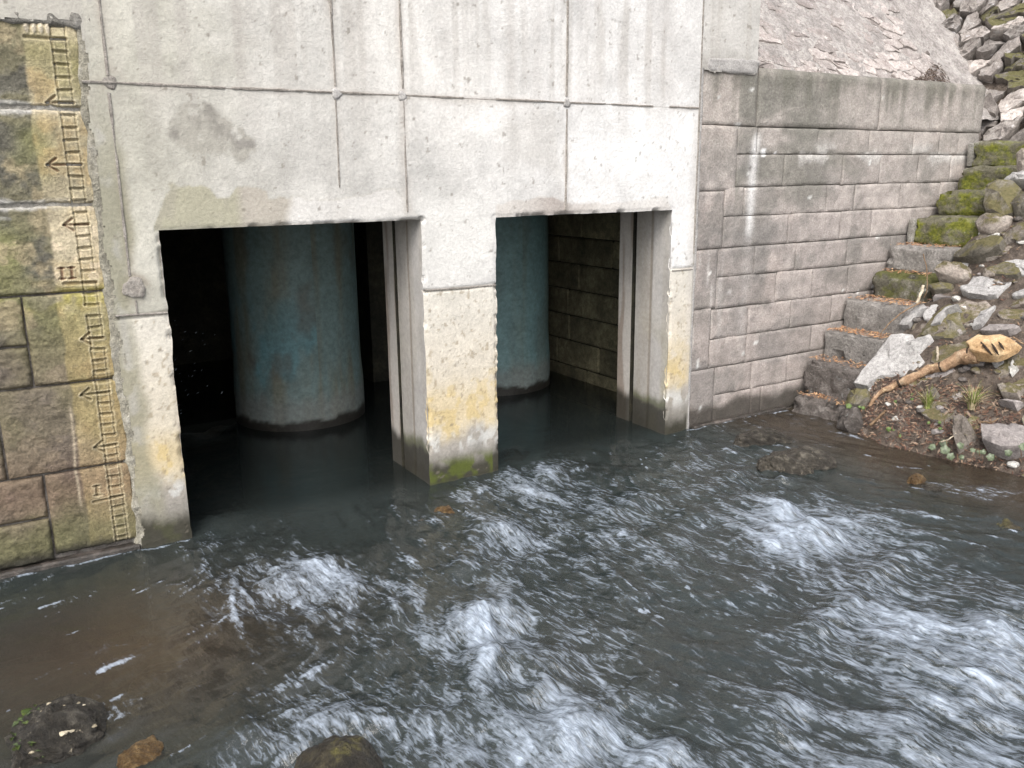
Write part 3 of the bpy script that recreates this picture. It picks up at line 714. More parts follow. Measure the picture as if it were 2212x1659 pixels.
def pier_face(name, x0, x1, z0, z1, s, y_off=0.0, rough=1.0):
    r = 0.0036 if x1 > -.16 else .006
    xs = np.linspace(x0, x1, int((x1-x0)/r)+2); zs = np.linspace(z0, z1, int((z1-z0)/r)+2)
    X, Z = np.meshgrid(xs, zs)
    ed = np.minimum(np.minimum(X-x0, x1-X), np.minimum(Z-z0, z1-Z)) + (fbm(X*24, Z*24, 4, 120+s)-.5)*.014
    Y = .012+y_off + .014*(1-smooth(0, .009, ed)) + .003*(1-smooth(0, .03, ed))
    tool = fbm(X*30+Z*9, Z*34, 4, 122+s)
    pit = fbm(X*8, Z*8, 4, 124+s)
    strip = smooth(-.165, -.15, X+(fbm(X*0+1, Z*9, 4, 126)-.5)*.03)      # dressed strip beside the gauge is smoother
    Y += (tool-.5)*(.011*rough)*(1-.72*strip) + (pit-.5)*.012
    n_lo = fbm(X*2.2, Z*2.2, 4, 128); n = fbm(X*9, Z*9, 5, 130+s); hi = fbm(X*34, Z*34, 4, 132); st = fbm(X*20, Z*2, 4, 134)
    # colour: dressed strip tan to ochre; left algae olive and dark grey
    T = np.ones(X.shape+(3,))*np.array((0.35, 0.305, 0.205))
    T = lerp3(T, (0.30, 0.275, 0.115), smooth(.42, .66, n_lo)*.75)
    T = lerp3(T, (0.37, 0.26, 0.12), smooth(.5, .7, n)*.45)
    T = lerp3(T, (0.60, 0.52, 0.37), np.exp(-((Z-1.48)/.12)**2)*.75+np.exp(-((Z-2.31)/.05)**2)*.6+np.exp(-((Z-1.99)/.03)**2)*.5)
    T = lerp3(T, (0.66, 0.55, 0.40), smooth(.62, .7, fbm(X*14, Z*18, 4, 136))*np.exp(-((Z-1.36)/.16)**2)*.7)
    G = np.ones(X.shape+(3,))*np.array((0.185, 0.17, 0.11))
    G = lerp3(G, (0.10, 0.095, 0.08), smooth(.42, .62, n)*.85)
    G = lerp3(G, (0.215, 0.215, 0.08), smooth(.5, .7, n_lo)*.65)
    G = lerp3(G, (0.36, 0.30, 0.19), smooth(.60, .70, fbm(X*6, Z*7, 5, 138))*.7)
    low = smooth(1.25, .9, Z)
    T = lerp3(T, (0.28, 0.21, 0.11), low*.6); G = lerp3(G, (0.145, 0.115, 0.09), low*.65)
    redd = np.exp(-((Z-.36)/.16)**2)
    G = lerp3(G, (0.15, 0.095, 0.07), redd*.55); T = lerp3(T, (0.235, 0.155, 0.095), redd*.55)
    C = G*(1-strip[..., None])+T*strip[..., None]
    C = C*(1+(hi-.5)*.5+(n-.5)*.3)[..., None]
    for zj in (2.003, 1.609):
        bd = smooth(.034, .016, abs(Z-zj)+(fbm(X*9, Z*14, 4, 143)-.5)*.05)
        C = lerp3(C, (0.55, 0.535, 0.51), bd*(.65-.45*strip))
    # lime runs
    C = lerp3(C, (0.44, 0.37, 0.27), np.exp(-((X+.175+.06*(Z-.5)*0+(fbm(Z*3, Z*0, 3, 140)-.5)*.02)/.006)**2)*smooth(.2, .3, Z)*smooth(.76, .7, Z)*.7)
    C = lerp3(C, (0.50, 0.49, 0.46), smooth(.62, .68, fbm(X*5, Z*16, 5, 142))*(np.exp(-((Z-2.01)/.03)**2)+np.exp(-((Z-1.61)/.05)**2))*.9*(1-strip*.6))
    C = lerp3(C, (0.33, 0.30, 0.05), np.exp(-((Z-1.22)/.05)**2)*.65*smooth(.4, .6, n))
    C = lerp3(C, (0.12, 0.12, 0.055), smooth(.32, .12, Z+(n-.5)*.1)*.65)
    C = lerp3(C, (0.025, 0.023, 0.017), smooth(.11, .045, Z+(n-.5)*.05)*.92)
    if x1 > -.2:
        for (a, b, w, d, red) in GL:
            zlo, zhi = min(a[1], b[1])-.02, max(a[1], b[1])+.02
            if zhi < z0 or zlo > z1: continue
            i0, i1 = np.searchsorted(zs, zlo), np.searchsorted(zs, zhi)
            xx = X[i0:i1]; zz = Z[i0:i1]
            dd = seg_d(xx+(tool[i0:i1]-.5)*.004, zz+(n[i0:i1]-.5)*.004, a, b)
            g = smooth(w*2.1, w*.5, dd)
            Y[i0:i1] += d*g*1.25
            Y[i0:i1] -= .0016*np.exp(-((dd-w*2.6)/.003)**2)
            cc = np.array((0.17, 0.07, 0.045)) if red > .3 else np.array((0.15, 0.125, 0.07))
            f = g*(red*.65 if red > .3 else .30)*smooth(.2, .5, hi[i0:i1]+.1)
            C[i0:i1] = C[i0:i1]*(1-f[..., None])+cc*f[..., None]
            rim = np.exp(-((dd-w*2.8)/.003)**2)*.35
            C[i0:i1] = C[i0:i1]*(1-rim[..., None])+np.array((.56, .49, .33))*rim[..., None]
        for (cx, cz) in NUM3:
            q = np.maximum(0, 1-((X-cx)/.0115)**2-((Z-cz)/.032)**2)
            Y -= .010*np.sqrt(q)
            C = lerp3(C, (0.63, 0.56, 0.46), smooth(0, .5, q)*.6)
    P = np.stack([X, Y, Z], -1)
    return P, np.clip(C, .01, .8)
def pier_block(x0, x1, z0, z1, s, y_off=0.0, rough=1.0, label=None):
    g = .0015
    P, C = pier_face('stone_block', x0+g, x1-g, z0+g, z1-g, s, y_off, rough)
    # close the block: skirt back to y=.3
    nz, nx = P.shape[:2]
    Q = np.zeros((nz+2, nx+2, 3)); Q[1:-1, 1:-1] = P
    Q[0, 1:-1] = P[0]; Q[-1, 1:-1] = P[-1]; Q[1:-1, 0] = P[:, 0]; Q[1:-1, -1] = P[:, -1]
    Q[0, 0] = P[0, 0]; Q[0, -1] = P[0, -1]; Q[-1, 0] = P[-1, 0]; Q[-1, -1] = P[-1, -1]
    Q[0, :, 1] = Q[-1, :, 1] = .30; Q[:, 0, 1] = Q[:, -1, 1] = .30
    D = np.zeros((nz+2, nx+2, 3)); D[1:-1, 1:-1] = C; D[0] = D[1]; D[-1] = D[-2]; D[:, 0] = D[:, 1]; D[:, -1] = D[:, -2]
    o = grid_mesh('stone_block', Q, None, MAT['pier'], pier, D)
    if label: o['label'] = label
XR = .052
pier_block(-1.0, XR, 2.006, 2.345, 1, 0, 1, 'topmost block with worn rounded numeral strokes')
pier_block(-1.0, XR, 1.612, 2.000, 2)
pier_block(-1.0, XR, 1.236, 1.606, 3, 0, 1.1, 'pale block with red-painted numeral two')
pier_block(-.292, XR, .836, 1.230, 4)
pier_block(-.80, -.296, 1.020, 1.230, 5, .004, 1.7)
pier_block(-.80, -.296, .836, 1.014, 6, .003, 1.7)
pier_block(-.442, XR, .436, .830, 7)
pier_block(-.95, -.448, .436, .830, 8, .006)
pier_block(-.306, XR, .045, .430, 9, 0, 1, 'reddish bottom block with carved numeral one')
pier_block(-.80, -.312, .232, .430, 10, .004, 1.3)
pier_block(-.80, -.312, .030, .226, 11, -.004, 1.6)
V, Fc = tri_box((-1.1, .040, -.5), (.07, .5, 2.36)); mesh_obj('pier_mortar', V, Fc, MAT['joint'], pier)
V, Fc = bevel_box((-.80, -.012, -.4), (.05, .2, .024), .008); mesh_obj('footing_course', V, Fc, MAT['ledge'], pier)

# rough mortar fillet between pier and concrete
def mortar_fillet():
    n = 420; V = []; Fc = []; m = 9
    zs = np.linspace(-.2, 2.40, n)
    for i, z in enumerate(zs):
        w = .036*(.35+1.3*float(fbm(z*9, 0.3, 5, 150))); c = .062+(float(fbm(z*3, 5.0, 3, 151))-.5)*.03
        for j in range(m):
            u = j/(m-1)*2-1
            x = c+u*w; h = .012*(1-abs(u)**5)*float(fbm(x*24, z*24, 4, 152))+.003*(1-abs(u)**5)
            V.append((x, .014-h if abs(u) < .99 else .03, z))
    for i in range(n-1):
        for j in range(m-1):
            Fc.append((i*m+j, i*m+j+1, (i+1)*m+j+1, (i+1)*m+j))
    mesh_obj('mortar_fillet', V, Fc, MAT['fillet'], pier, True)
mortar_fillet()
def cement_lip():
    n = 160; V = []; Fc = []; m = 7
    for i, x in enumerate(np.linspace(-1.0, .10, n)):
        for j in range(m):
            u = j/(m-1)*2-1
            z = 2.352+(float(fbm(x*6, 2.0, 3, 155))-.5)*.03 + u*.034*(.3+1.3*float(fbm(x*9, 1.0, 4, 154)))
            h = .016*(1-abs(u)**4)*float(fbm(x*24, z*24, 4, 156))
            V.append((x, .010-h if abs(u) < .99 else .03, z))
    for i in range(n-1):
        for j in range(m-1): Fc.append((i*m+j, (i+1)*m+j, (i+1)*m+j+1, i*m+j+1))
    mesh_obj('cement_lip', V, [tuple(reversed(f)) for f in Fc], MAT['mortar'], pier, True)
cement_lip()

# ================================================================== COURSED BLOCK WALL ON THE RIGHT
bwall = tag(empty('block_wall', (5.1, .2, -.4)), 'grey-pink coursed stone block wall running behind the steps', 'wall')
def block_colour(X, Z, k):
    n = fbm(X*5, Z*5, 5, 160); hi = fbm(X*30, Z*30, 4, 161); st = fbm(X*14, Z*1.2, 4, 162); lo = fbm(X*1.6, Z*1.6, 4, 163)
    C = np.ones(X.shape+(3,))*np.array((0.43, 0.385, 0.36))*k
    C = lerp3(C, (0.43, 0.365, 0.33), smooth(.5, .7, lo)*.5)
    C = lerp3(C, (0.20, 0.19, 0.175), smooth(.42, .64, n)*.7)
    up = smooth(1.3, 2.2, Z)
    C = lerp3(C, (0.42, 0.385, 0.35), up*.6)
    C = lerp3(C, (0.205, 0.195, 0.165), smooth(.50, .66, st)*.65*smooth(1.9, 2.3, Z+(n-.5)*.5))
    C = lerp3(C, (0.21, 0.20, 0.175), np.exp(-((X-4.05)/.09)**2)*.6*up)
    C = lerp3(C, (0.19, 0.185, 0.16), smooth(.36, .56, fbm(X*2.4, Z*5, 5, 164))*.75*smooth(1.35, 1.7, Z)*smooth(5.8, 4.6, X)*(X > 3.90))
    C = lerp3(C, (0.15, 0.145, 0.12), smooth(2.16, 2.37, Z+(st-.5)*.40)*.7)
    # grey damp zone, darker low down
    C = lerp3(C, (0.34, 0.295, 0.27), smooth(1.2, .5, Z)*.5)
    C = lerp3(C, (0.20, 0.19, 0.18), smooth(.5, .62, fbm(X*3.2, Z*4, 4, 165))*.5*smooth(2.1, 1.6, Z)*smooth(5.1, 4.2, X))
    # lime run down from the coping, and drips by the concrete
    run = np.exp(-((X-4.06-(Z-1.4)*.03+(fbm(Z*4, Z*0, 3, 167)-.5)*.03)/.035)**2)
    C = lerp3(C, (0.70, 0.69, 0.68), run*smooth(1.22, 1.36, Z)*smooth(2.0, 1.9, Z)*.85*smooth(.3, .5, hi+.15))
    C = lerp3(C, (0.45, 0.42, 0.40), run*smooth(1.3, 1.2, Z)*smooth(.1, .8, Z)*.4)
    dr = smooth(.60, .66, fbm(X*48, Z*1.3, 3, 169))*smooth(4.0, 3.6, X)*smooth(.45, .7, Z)*smooth(1.25, 1.1, Z)
    C = lerp3(C, (0.56, 0.53, 0.50), dr*.7)
    pat = smooth(.54, .62, fbm(X*3.4, Z*10, 5, 171))*np.exp(-((Z-1.83)/.07)**2)*(X > 4.5)
    C = lerp3(C, (0.52, 0.50, 0.475), pat*.85)
    # pale speckles
    for (sx, sz, sr) in ((4.15, 1.840, .028), (4.262, 1.835, .009)):
        C = lerp3(C, (0.82, 0.82, 0.82), smooth(sr*1.1, sr*.9, np.hypot(X-sx, (Z-sz)*.95)+(hi-.5)*.006))
    C = lerp3(C, (0.68, 0.68, 0.66), smooth(.865, .885, fbm(X*11, Z*13, 3, 173))*.9)
    # tide line
    C = lerp3(C, (0.05, 0.044, 0.036), smooth(.18, .10, Z+(fbm(X*7, Z*3, 4, 175)-.5)*.1)*.9)
    return np.clip(C*(1+(hi-.5)*.42)[..., None], .01, .85)
def wall_block(name, x0, x1, z0, z1, s, y=.012, depth=.3, rnd=.0025, parent=None, res=.022, top_round=0):
    """one dressed block: gridded front with worn edges, sides back to depth"""
    parent = parent or bwall
    nx = max(6, int((x1-x0)/res)+2); nz = max(6, int((z1-z0)/res)+2)
    def axis(a, b, n):
        v = np.linspace(a, b, n); e = min(rnd*.9, (b-a)*.2)
        return np.concatenate([[a, a+e*.4], np.linspace(a+e, b-e, n), [b-e*.4, b]])
    X, Z = np.meshgrid(axis(x0, x1, nx), axis(z0, z1, nz))
    ed = np.minimum(np.minimum(X-x0, x1-X), np.minimum(Z-z0, z1-Z))
    ed2 = ed+(fbm(X*16, Z*16, 3, 180+s)-.5)*.008
    Y = y+(rnd+.002)*(1-smooth(0, rnd*1.2, ed2))+(fbm(X*9, Z*9, 4, 182+s)-.5)*.006
    if top_round: Y += top_round*smooth(z1-top_round, z1, Z)**2
    Y = Y+random.uniform(-.002, .002)
    C = block_colour(X, Z, random.uniform(.82, 1.14))
    Xw = X+(fbm(X*5, Z*5, 3, 184+s)-.5)*.006; Zw = Z+(fbm(X*3, Z*3+9, 3, 186+s)-.5)*.010
    P = np.stack([Xw, Y, Zw], -1)
    nz, nx = P.shape[:2]
    Q = np.zeros((nz+2, nx+2, 3)); Q[1:-1, 1:-1] = P
    Q[0, 1:-1] = P[0]; Q[-1, 1:-1] = P[-1]; Q[1:-1, 0] = P[:, 0]; Q[1:-1, -1] = P[:, -1]
    Q[0, 0] = P[0, 0]; Q[0, -1] = P[0, -1]; Q[-1, 0] = P[-1, 0]; Q[-1, -1] = P[-1, -1]
    Q[0, :, 1] = Q[-1, :, 1] = depth; Q[:, 0, 1] = Q[:, -1, 1] = depth
    D = np.zeros((nz+2, nx+2, 3)); D[1:-1, 1:-1] = C; D[0] = D[1]; D[-1] = D[-2]; D[:, 0] = D[:, 1]; D[:, -1] = D[:, -2]
    return grid_mesh(name, Q, None, MAT['block'], parent, D)
COURSES = [(-.30, -.002, [3.9, 4.4, 4.9, 5.4, 5.9, 6.4]),
 (.002, .202, [3.78, 4.164, 4.274, 4.72, 5.1, 5.6, 6.1]),
 (.206, .402, [3.80, 4.157, 4.532, 4.98, 5.4, 5.9]),
 (.406, .602, [3.74, 4.088, 4.775, 5.2, 5.7, 6.2]),
 (.606, .808, [3.80, 4.092, 4.531, 4.98, 5.45, 5.95]),
 (.812, 1.022, [3.78, 4.358, 4.747, 5.142, 5.6, 6.1]),
 (1.026, 1.218, [3.83, 4.12, 4.541, 5.104, 5.62, 6.15]),
 (1.222, 1.424, [3.826, 4.444, 5.004, 5.360, 5.85, 6.3]),
 (1.428, 1.615, [3.814, 3.99, 4.831, 5.142, 5.686, 6.2]),
 (1.619, 1.826, [3.924, 4.36, 4.979, 5.41, 5.879, 6.307]),
 (1.830, 2.000, [3.91, 4.09, 4.69, 5.255, 5.789, 6.128, 6.383])]
s = 0
QZ = [(-.31, .002, 3.775), (.006, .400, 3.795), (.404, .820, 3.735), (.824, 1.216, 3.775), (1.220, 1.592, 3.808), (1.596, 2.004, 3.905), (2.008, 2.345, 4.064)]
for (z0, z1, xs) in COURSES:
    qx = [q[2] for q in QZ if q[0] <= (z0+z1)/2 <= q[1]][0]
    xs = [qx+.002]+[v for v in xs if v > qx+.10]+[6.66]
    for a, b in zip(xs[:-1], xs[1:]):
        s += 1
        g = .0014
        wall_block('stone_block', a+g, b-g, z0+.001, z1-.001, s)
for a, b in ((4.07, 5.342), (5.346, 6.672)):
    s += 1
    wall_block('coping_stone', a+.003, b-.003, 2.004, 2.375, s, .006, .42, .008, None, .03, .025)
# big quoins beside the concrete
for (z0, z1, x1) in QZ:
    s += 1
    wall_block('quoin_stone', 3.562, x1, z0, z1, s, .010, .3, .006)
V, Fc = tri_box((3.55, .0185, -.5), (6.655, .30, 1.99)); mesh_obj('wall_mortar', V, Fc, MAT['joint'], bwall)
V, Fc = tri_box((3.55, .022, 1.99), (4.075, .30, 2.40)); mesh_obj('wall_mortar', V, Fc, MAT['joint'], bwall)
# mortar strip where the concrete was cast against the blocks
def edge_strip():
    n = 240; V = []; Fc = []; m = 7
    for i, z in enumerate(np.linspace(-.2, 2.42, n)):
        w = .020*(.5+float(fbm(z*9, .7, 4, 190)))
        c = 3.556+(float(fbm(z*4, 3.1, 3, 191))-.5)*.016
        for j in range(m):
            u = j/(m-1)*2-1
            V.append((c+u*w, (.006-.010*(1-u*u)*float(fbm(z*30, u*3, 3, 192))) if abs(u) < .99 else .03, z))
    for i in range(n-1):
        for j in range(m-1): Fc.append((i*m+j, i*m+j+1, (i+1)*m+j+1, (i+1)*m+j))
    mesh_obj('mortar_strip', V, Fc, MAT['plug'], bwall, True)
edge_strip()
V, Fc = bevel_box((3.60, -.018, -.3), (4.52, .1, .020), .008); mesh_obj('footing_course', V, Fc, MAT['ledge'], bwall)

# ================================================================== stone makers
def rough_box(x0, x1, y0, y1, z0, z1, n=7, rnd=.03, amp=.02, s=0, fr=5.0, chip=0.0):
    """worn block: gridded box with rounded edges and lumpy faces"""
    c = np.array(((x0+x1)/2, (y0+y1)/2, (z0+z1)/2)); h = np.array(((x1-x0)/2, (y1-y0)/2, (z1-z0)/2))
    bm = bmesh.new(); bmesh.ops.create_cube(bm, size=2.0)
    bmesh.ops.subdivide_edges(bm, edges=bm.edges[:], cuts=n, use_grid_fill=True)
    P = np.array([v.co[:] for v in bm.verts])
    # denser towards the edges
    P = np.sign(P)*(1-(1-abs(P))**1.0)
    W = P*h
    core = np.clip(W, -(h-rnd), h-rnd)
    d = W-core; L = np.linalg.norm(d, axis=1)+1e-9
    W = core+d/L[:, None]*np.minimum(L, rnd)[:, None]
    q = W+c
    a = fbm(q[:, 0]*fr+q[:, 2]*fr*.7, q[:, 1]*fr+q[:, 2]*fr, 4, 200+s)-.5
    b = fbm(q[:, 1]*fr*2.3+q[:, 0]*3, q[:, 2]*fr*2.3, 4, 203+s)-.5
    nrm = W/h; nrm = nrm/np.linalg.norm(nrm, axis=1)[:, None]
    q = q+nrm*(a*amp*2+b*amp)[:, None]
    r_ = np.sort(abs(W)/h, axis=1)[:, 1]
    er = smooth(.72, .98, r_)*smooth(.48, .80, fbm(q[:, 0]*9+q[:, 2]*8, q[:, 1]*9-q[:, 2]*7, 4, 205+s))
    q = q-nrm*(er*amp*3.2+(fbm(q[:, 0]*26+q[:, 2]*21, q[:, 1]*26+q[:, 2]*17, 3, 206+s)-.5)*amp*.9)[:, None]
    if chip: q[:, 2] += np.where(W[:, 2] < 0, chip*smooth(.45, .75, fbm(q[:, 0]*7, q[:, 1]*7, 4, 207+s)), 0)
    for v, co in zip(bm.verts, q): v.co = co
    bmesh.ops.recalc_face_normals(bm, faces=bm.faces[:])
    return bm
def bm_obj(name, bm, mat, parent=None, sm=True, sharp=38):
    me = bpy.data.meshes.new(name); bm.to_mesh(me); bm.free()
    if sm: me.polygons.foreach_set('use_smooth', np.ones(len(me.polygons), bool))
    if sm: me.set_sharp_from_angle(angle=math.radians(sharp))
    me.materials.append(mat)
    o = bpy.data.objects.new(name, me); COL.objects.link(o)
    if parent: put_under(o, parent)
    return o
def boulder(name, c, dims, mat, s=0, parent=None, amp=.22, sub=3, rotz=0.0, cut=None):
    bm = bmesh.new(); bmesh.ops.create_icosphere(bm, subdivisions=sub, radius=1.0)
    P = np.array([v.co[:] for v in bm.verts])
    # flatten with a few random planes so that it looks broken, not round
    rg = np.random.default_rng(300+s)
    for k in range(6):
        n = rg.normal(size=3); n /= np.linalg.norm(n); o = rg.uniform(.70, .92)
        dd = P @ n; P = P-np.where(dd > o, dd-o, 0)[:, None]*n
    a = fbm(P[:, 0]*2+P[:, 2]*1.3+s, P[:, 1]*2-P[:, 2]*1.1, 4, 301+s)-.5
    b = fbm(P[:, 0]*6+P[:, 2]*5, P[:, 1]*6-P[:, 2]*4+s, 3, 302+s)-.5
    c2 = fbm(P[:, 0]*14+P[:, 2]*11+s, P[:, 1]*14-P[:, 2]*9, 3, 303+s)-.5
    P = P*(1+a*amp*2+b*amp*.9+c2*amp*.45)[:, None]
    P = P*np.array(dims)
    ca, sa = math.cos(rotz), math.sin(rotz)
    P = np.stack([P[:, 0]*ca-P[:, 1]*sa, P[:, 0]*sa+P[:, 1]*ca, P[:, 2]], 1)
    for v, co in zip(bm.verts, P): v.co = co
    o = bm_obj(name, bm, mat, None, True); o.location = c
    if parent:
        o.parent = parent
        loc = Vector(parent.location); o.matrix_parent_inverse = Matrix.Translation(-loc)
    return o
def poly_stone(name, W, n, thick, dome, mat, parent=None, s=0, sink=.5, jit=.02, tk=1.0):
    """a flat stone: outline W (world points near a plane with normal n), real thickness, worn edge, uneven top"""
    W = np.array(W, float); n = np.array(n, float); n /= np.linalg.norm(n)
    c = W.mean(0)
    e1 = W[0]-c; e1 -= (e1 @ n)*n; e1 /= np.linalg.norm(e1); e2 = np.cross(n, e1)
    uv = np.stack([(W-c) @ e1, (W-c) @ e2], 1)
    area = .5*sum(uv[i, 0]*uv[(i+1) % len(uv), 1]-uv[(i+1) % len(uv), 0]*uv[i, 1] for i in range(len(uv)))
    if area < 0: uv = uv[::-1]
    # resample and roughen the outline
    pts = []
    per = sum(np.linalg.norm(uv[(i+1) % len(uv)]-uv[i]) for i in range(len(uv)))
    for i in range(len(uv)):
        a, b = uv[i], uv[(i+1) % len(uv)]; k = max(1, int(round(np.linalg.norm(b-a)/per*16)))
        for j in range(k): pts.append(a+(b-a)*j/k)
    uv = np.array(pts); r = per/6.28
    rg = np.random.default_rng(500+s)
    uv = uv+rg.normal(size=uv.shape)*jit*r
    uv = (uv*5+np.roll(uv, 1, 0)*.5+np.roll(uv, -1, 0)*.5)/6
    N = len(uv); tilt = rg.normal(size=2)*.10*thick/r*tk
    rings = [(1.03, -sink*thick), (1.01, thick*.72), (.945, thick), (.72, thick+dome*.45), (.38, thick+dome*.85)]
    V = []; Fc = []
    for k, (f, h) in enumerate(rings):
        for p in uv:
            q = p*f; hh = h+(rg.normal()*.13*thick if k else 0)+q @ tilt*(h > 0)*6
            V.append(c+e1*q[0]+e2*q[1]+n*hh)
    V.append(c+n*(thick+dome)); ci = len(V)-1
    for k in range(len(rings)-1):
        for i in range(N):
            j = (i+1) % N
            Fc.append((k*N+i, k*N+j, (k+1)*N+j, (k+1)*N+i))
    k = len(rings)-1
    for i in range(N): Fc.append((k*N+i, k*N+(i+1) % N, ci))
    o = mesh_obj(name, [tuple(v) for v in V], Fc, mat, parent, True)
    o.data.set_sharp_from_angle(angle=math.radians(32))
    return o
def voronoi(w, h, n, sx, sy, ang, seed):
    """cells of a stretched, turned Voronoi pattern in the rectangle w x h"""
    rg = np.random.default_rng(seed); ca, sa = math.cos(ang), math.sin(ang)
    R = np.array([[ca, sa], [-sa, ca]]); S = np.diag([1/sx, 1/sy]); T = S @ R; Ti = np.linalg.inv(T)
    pts = []
    tries = 0; dmin = .72*math.sqrt(w*h*(1/sx)*(1/sy)/n)
    while len(pts) < n and tries < 20000:
        tries += 1
        p = T @ np.array((rg.uniform(-.05*w, 1.05*w), rg.uniform(-.05*h, 1.05*h)))
        if all(np.hypot(*(p-q)) > dmin*rg.uniform(.55, 1.1) for q in pts): pts.append(p)
    pts = np.array(pts); cells = []
    rect = [T @ np.array(p) for p in ((0, 0), (w, 0), (w, h), (0, h))]
    for i, p in enumerate(pts):
        poly = [np.array(q) for q in rect]
        order = np.argsort(np.hypot(*(pts-p).T))[1:22]
        for j in order:
            m = (p+pts[j])/2; d = pts[j]-p; out = []
            for a, b in zip(poly, poly[1:]+poly[:1]):
                da, db = (a-m) @ d, (b-m) @ d
                if da <= 0: out.append(a)
                if da*db < 0: out.append(a+(b-a)*da/(da-db))
            poly = out
            if len(poly) < 3: break
        if len(poly) >= 3: cells.append((Ti @ p, [Ti @ q for q in poly]))
    return cells

bm = rough_box(3.565, 4.060, -.006, .24, 2.318, 2.425, 14, .03, .010, 91, 7.0); bm_obj('mortar_cap', bm, MAT['plug'], bwall)
# ================================================================== SLOPE ABOVE THE BLOCK WALL
A50 = math.radians(52)
SE1 = np.array((1.0, 0, 0)); SE2 = np.array((0, math.cos(A50), math.sin(A50))); SN = np.array((0, -math.sin(A50), math.cos(A50)))
SO = np.array((4.0, .30, 2.30))
def slope_ground():
    us = np.linspace(-.1, 3.6, 150); vs = np.linspace(-.22, 3.2, 120)
    Uu, Vv = np.meshgrid(us, vs)
    h = (fbm(Uu*3, Vv*3, 5, 401)-.5)*.045+(fbm(Uu*13, Vv*13, 4, 402)-.5)*.03
    P = SO+Uu[..., None]*SE1+Vv[..., None]*SE2+h[..., None]*SN
    o = grid_mesh('slope', P, None, MAT['slope']); tag(o, None, None, None, 'structure'); return o
slope = slope_ground()
k = 0
for c, poly in voronoi(2.75, 1.15, 230, 1.7, .75, -.18, 21):
    u, v = c
    dens = 1.35-(v/1.1)*1.0
    if random.random() > dens: continue
    cc = np.array(c); k += 1
    W = [SO-SN*.004+SE1*p[0]+SE2*p[1] for p in (cc+(np.array(q)-cc)*random.uniform(.88, 1.0) for q in poly)]
    poly_stone('slope_stone', W, SN, random.uniform(.004, .020)*(1.3-v*.7), random.uniform(-.004, .004), MAT['rubble'], slope, 600+k, 1.5, .10, .25)

# ================================================================== DRY-STONE BANK WALL FAR RIGHT
DN = np.array((-.80, -.34, .50)); DN /= np.linalg.norm(DN)
DO = np.array((6.80, .55, 1.80))
DE1 = np.cross(np.array((0, 0, 1.0)), DN); DE1 /= np.linalg.norm(DE1)
if DE1[1] > 0: DE1 = -DE1
DE2 = np.cross(DN, DE1)
if DE2[2] < 0: DE2 = -DE2
dry = tag(empty('dry_stone_wall', tuple(DO)), 'leaning dry-stone wall of slanting grey field stones above the mossy top steps', 'wall')
def dry_back():
    us = np.linspace(-2.4, 2.6, 90); vs = np.linspace(-.8, 3.0, 70)
    Uu, Vv = np.meshgrid(us, vs)
    h = (fbm(Uu*4, Vv*4, 4, 411)-.5)*.12-.03
    P = DO+Uu[..., None]*DE1+Vv[..., None]*DE2+h[..., None]*DN
    grid_mesh('soil_backing', P, None, MAT['soil'], dry)
dry_back()
k = 0
DW, DH = 2.5, 2.6
for c, poly in voronoi(DW, DH, 290, 1.5, .75, .52, 33):
    cc = np.array(c); k += 1
    W = [DO+DE1*(p[0]-1.0)+DE2*(p[1]-.6) for p in (cc+(np.array(q)-cc)*random.uniform(.84, .95) for q in poly)]
    ctr = np.mean(W, 0)
    mossy = fbm(ctr[1]*1.5+3, ctr[2]*1.5, 2, 415) > .72 or (ctr[2] > 2.85 and k % 3 == 0)
    poly_stone('field_stone', W, DN, random.uniform(.03, .085), random.uniform(-.01, .015), MAT['drystone_moss'] if mossy else MAT['drystone'], dry, 900+k, 1.0, .12)

# ================================================================== STEPS
steps = tag(empty('stone_steps', (5.5, -.25, 0)), 'uneven stone and concrete steps climbing along the block wall, the upper ones mossy green', 'steps')
# x of the riser, z top, z bottom, width towards the river, material, rounding, roughness
STEPS = [
 (4.55, .115, -.25, .50, 'step_dark', .06, .035, 0), (4.69, .36, .07, .47, 'step_dark', .05, .035, 0),
 (4.886, .555, .31, .50, 'step_conc', .016, .013, .12), (5.093, .775, .53, .54, 'step_conc', .014, .011, 0),
 (5.355, .965, .74, .50, 'step_lichen', .07, .025, 0), (5.55, 1.152, .97, .50, 'step_conc', .014, .011, 0),
 (5.80, 1.361, 1.16, .60, 'step_moss', .05, .024, 0), (6.064, 1.552, 1.36, .46, 'step_moss', .075, .028, 0),
 (6.36, 1.732, 1.545, .50, 'step_moss', .05, .026, 0), (6.48, 1.926, 1.735, .62, 'step_moss', .035, .018, 0)]
for i, (x, zt, zb, w, m, rn, am, ch) in enumerate(STEPS):
    bm = rough_box(x, x+.62, -w, -.012, zb-.02, zt, 20, rn, am, i*7, 4.0, ch)
    o = bm_obj('step', bm, MAT[m], steps)
    o['label'] = ('dark rough lowest step', 'dark lumpy step', 'broken-edged concrete step', 'thick concrete step strewn with chips', 'rounded lichened step', 'smooth grey concrete step', 'moss-covered step with cement end', 'rounded moss-covered step', 'dull green step', 'bright green topmost step')[i]
# cement fillets against the wall at two mossy steps
for (x, z0, z1) in ((5.775, 1.15, 1.355), (6.452, 1.735, 1.925)):
    bm = rough_box(x+.012, x+.1, -.060, -.010, z0, z1-.01, 4, .014, .008, 3, 6); bm_obj('cement_fillet', bm, MAT['mortar'], steps)
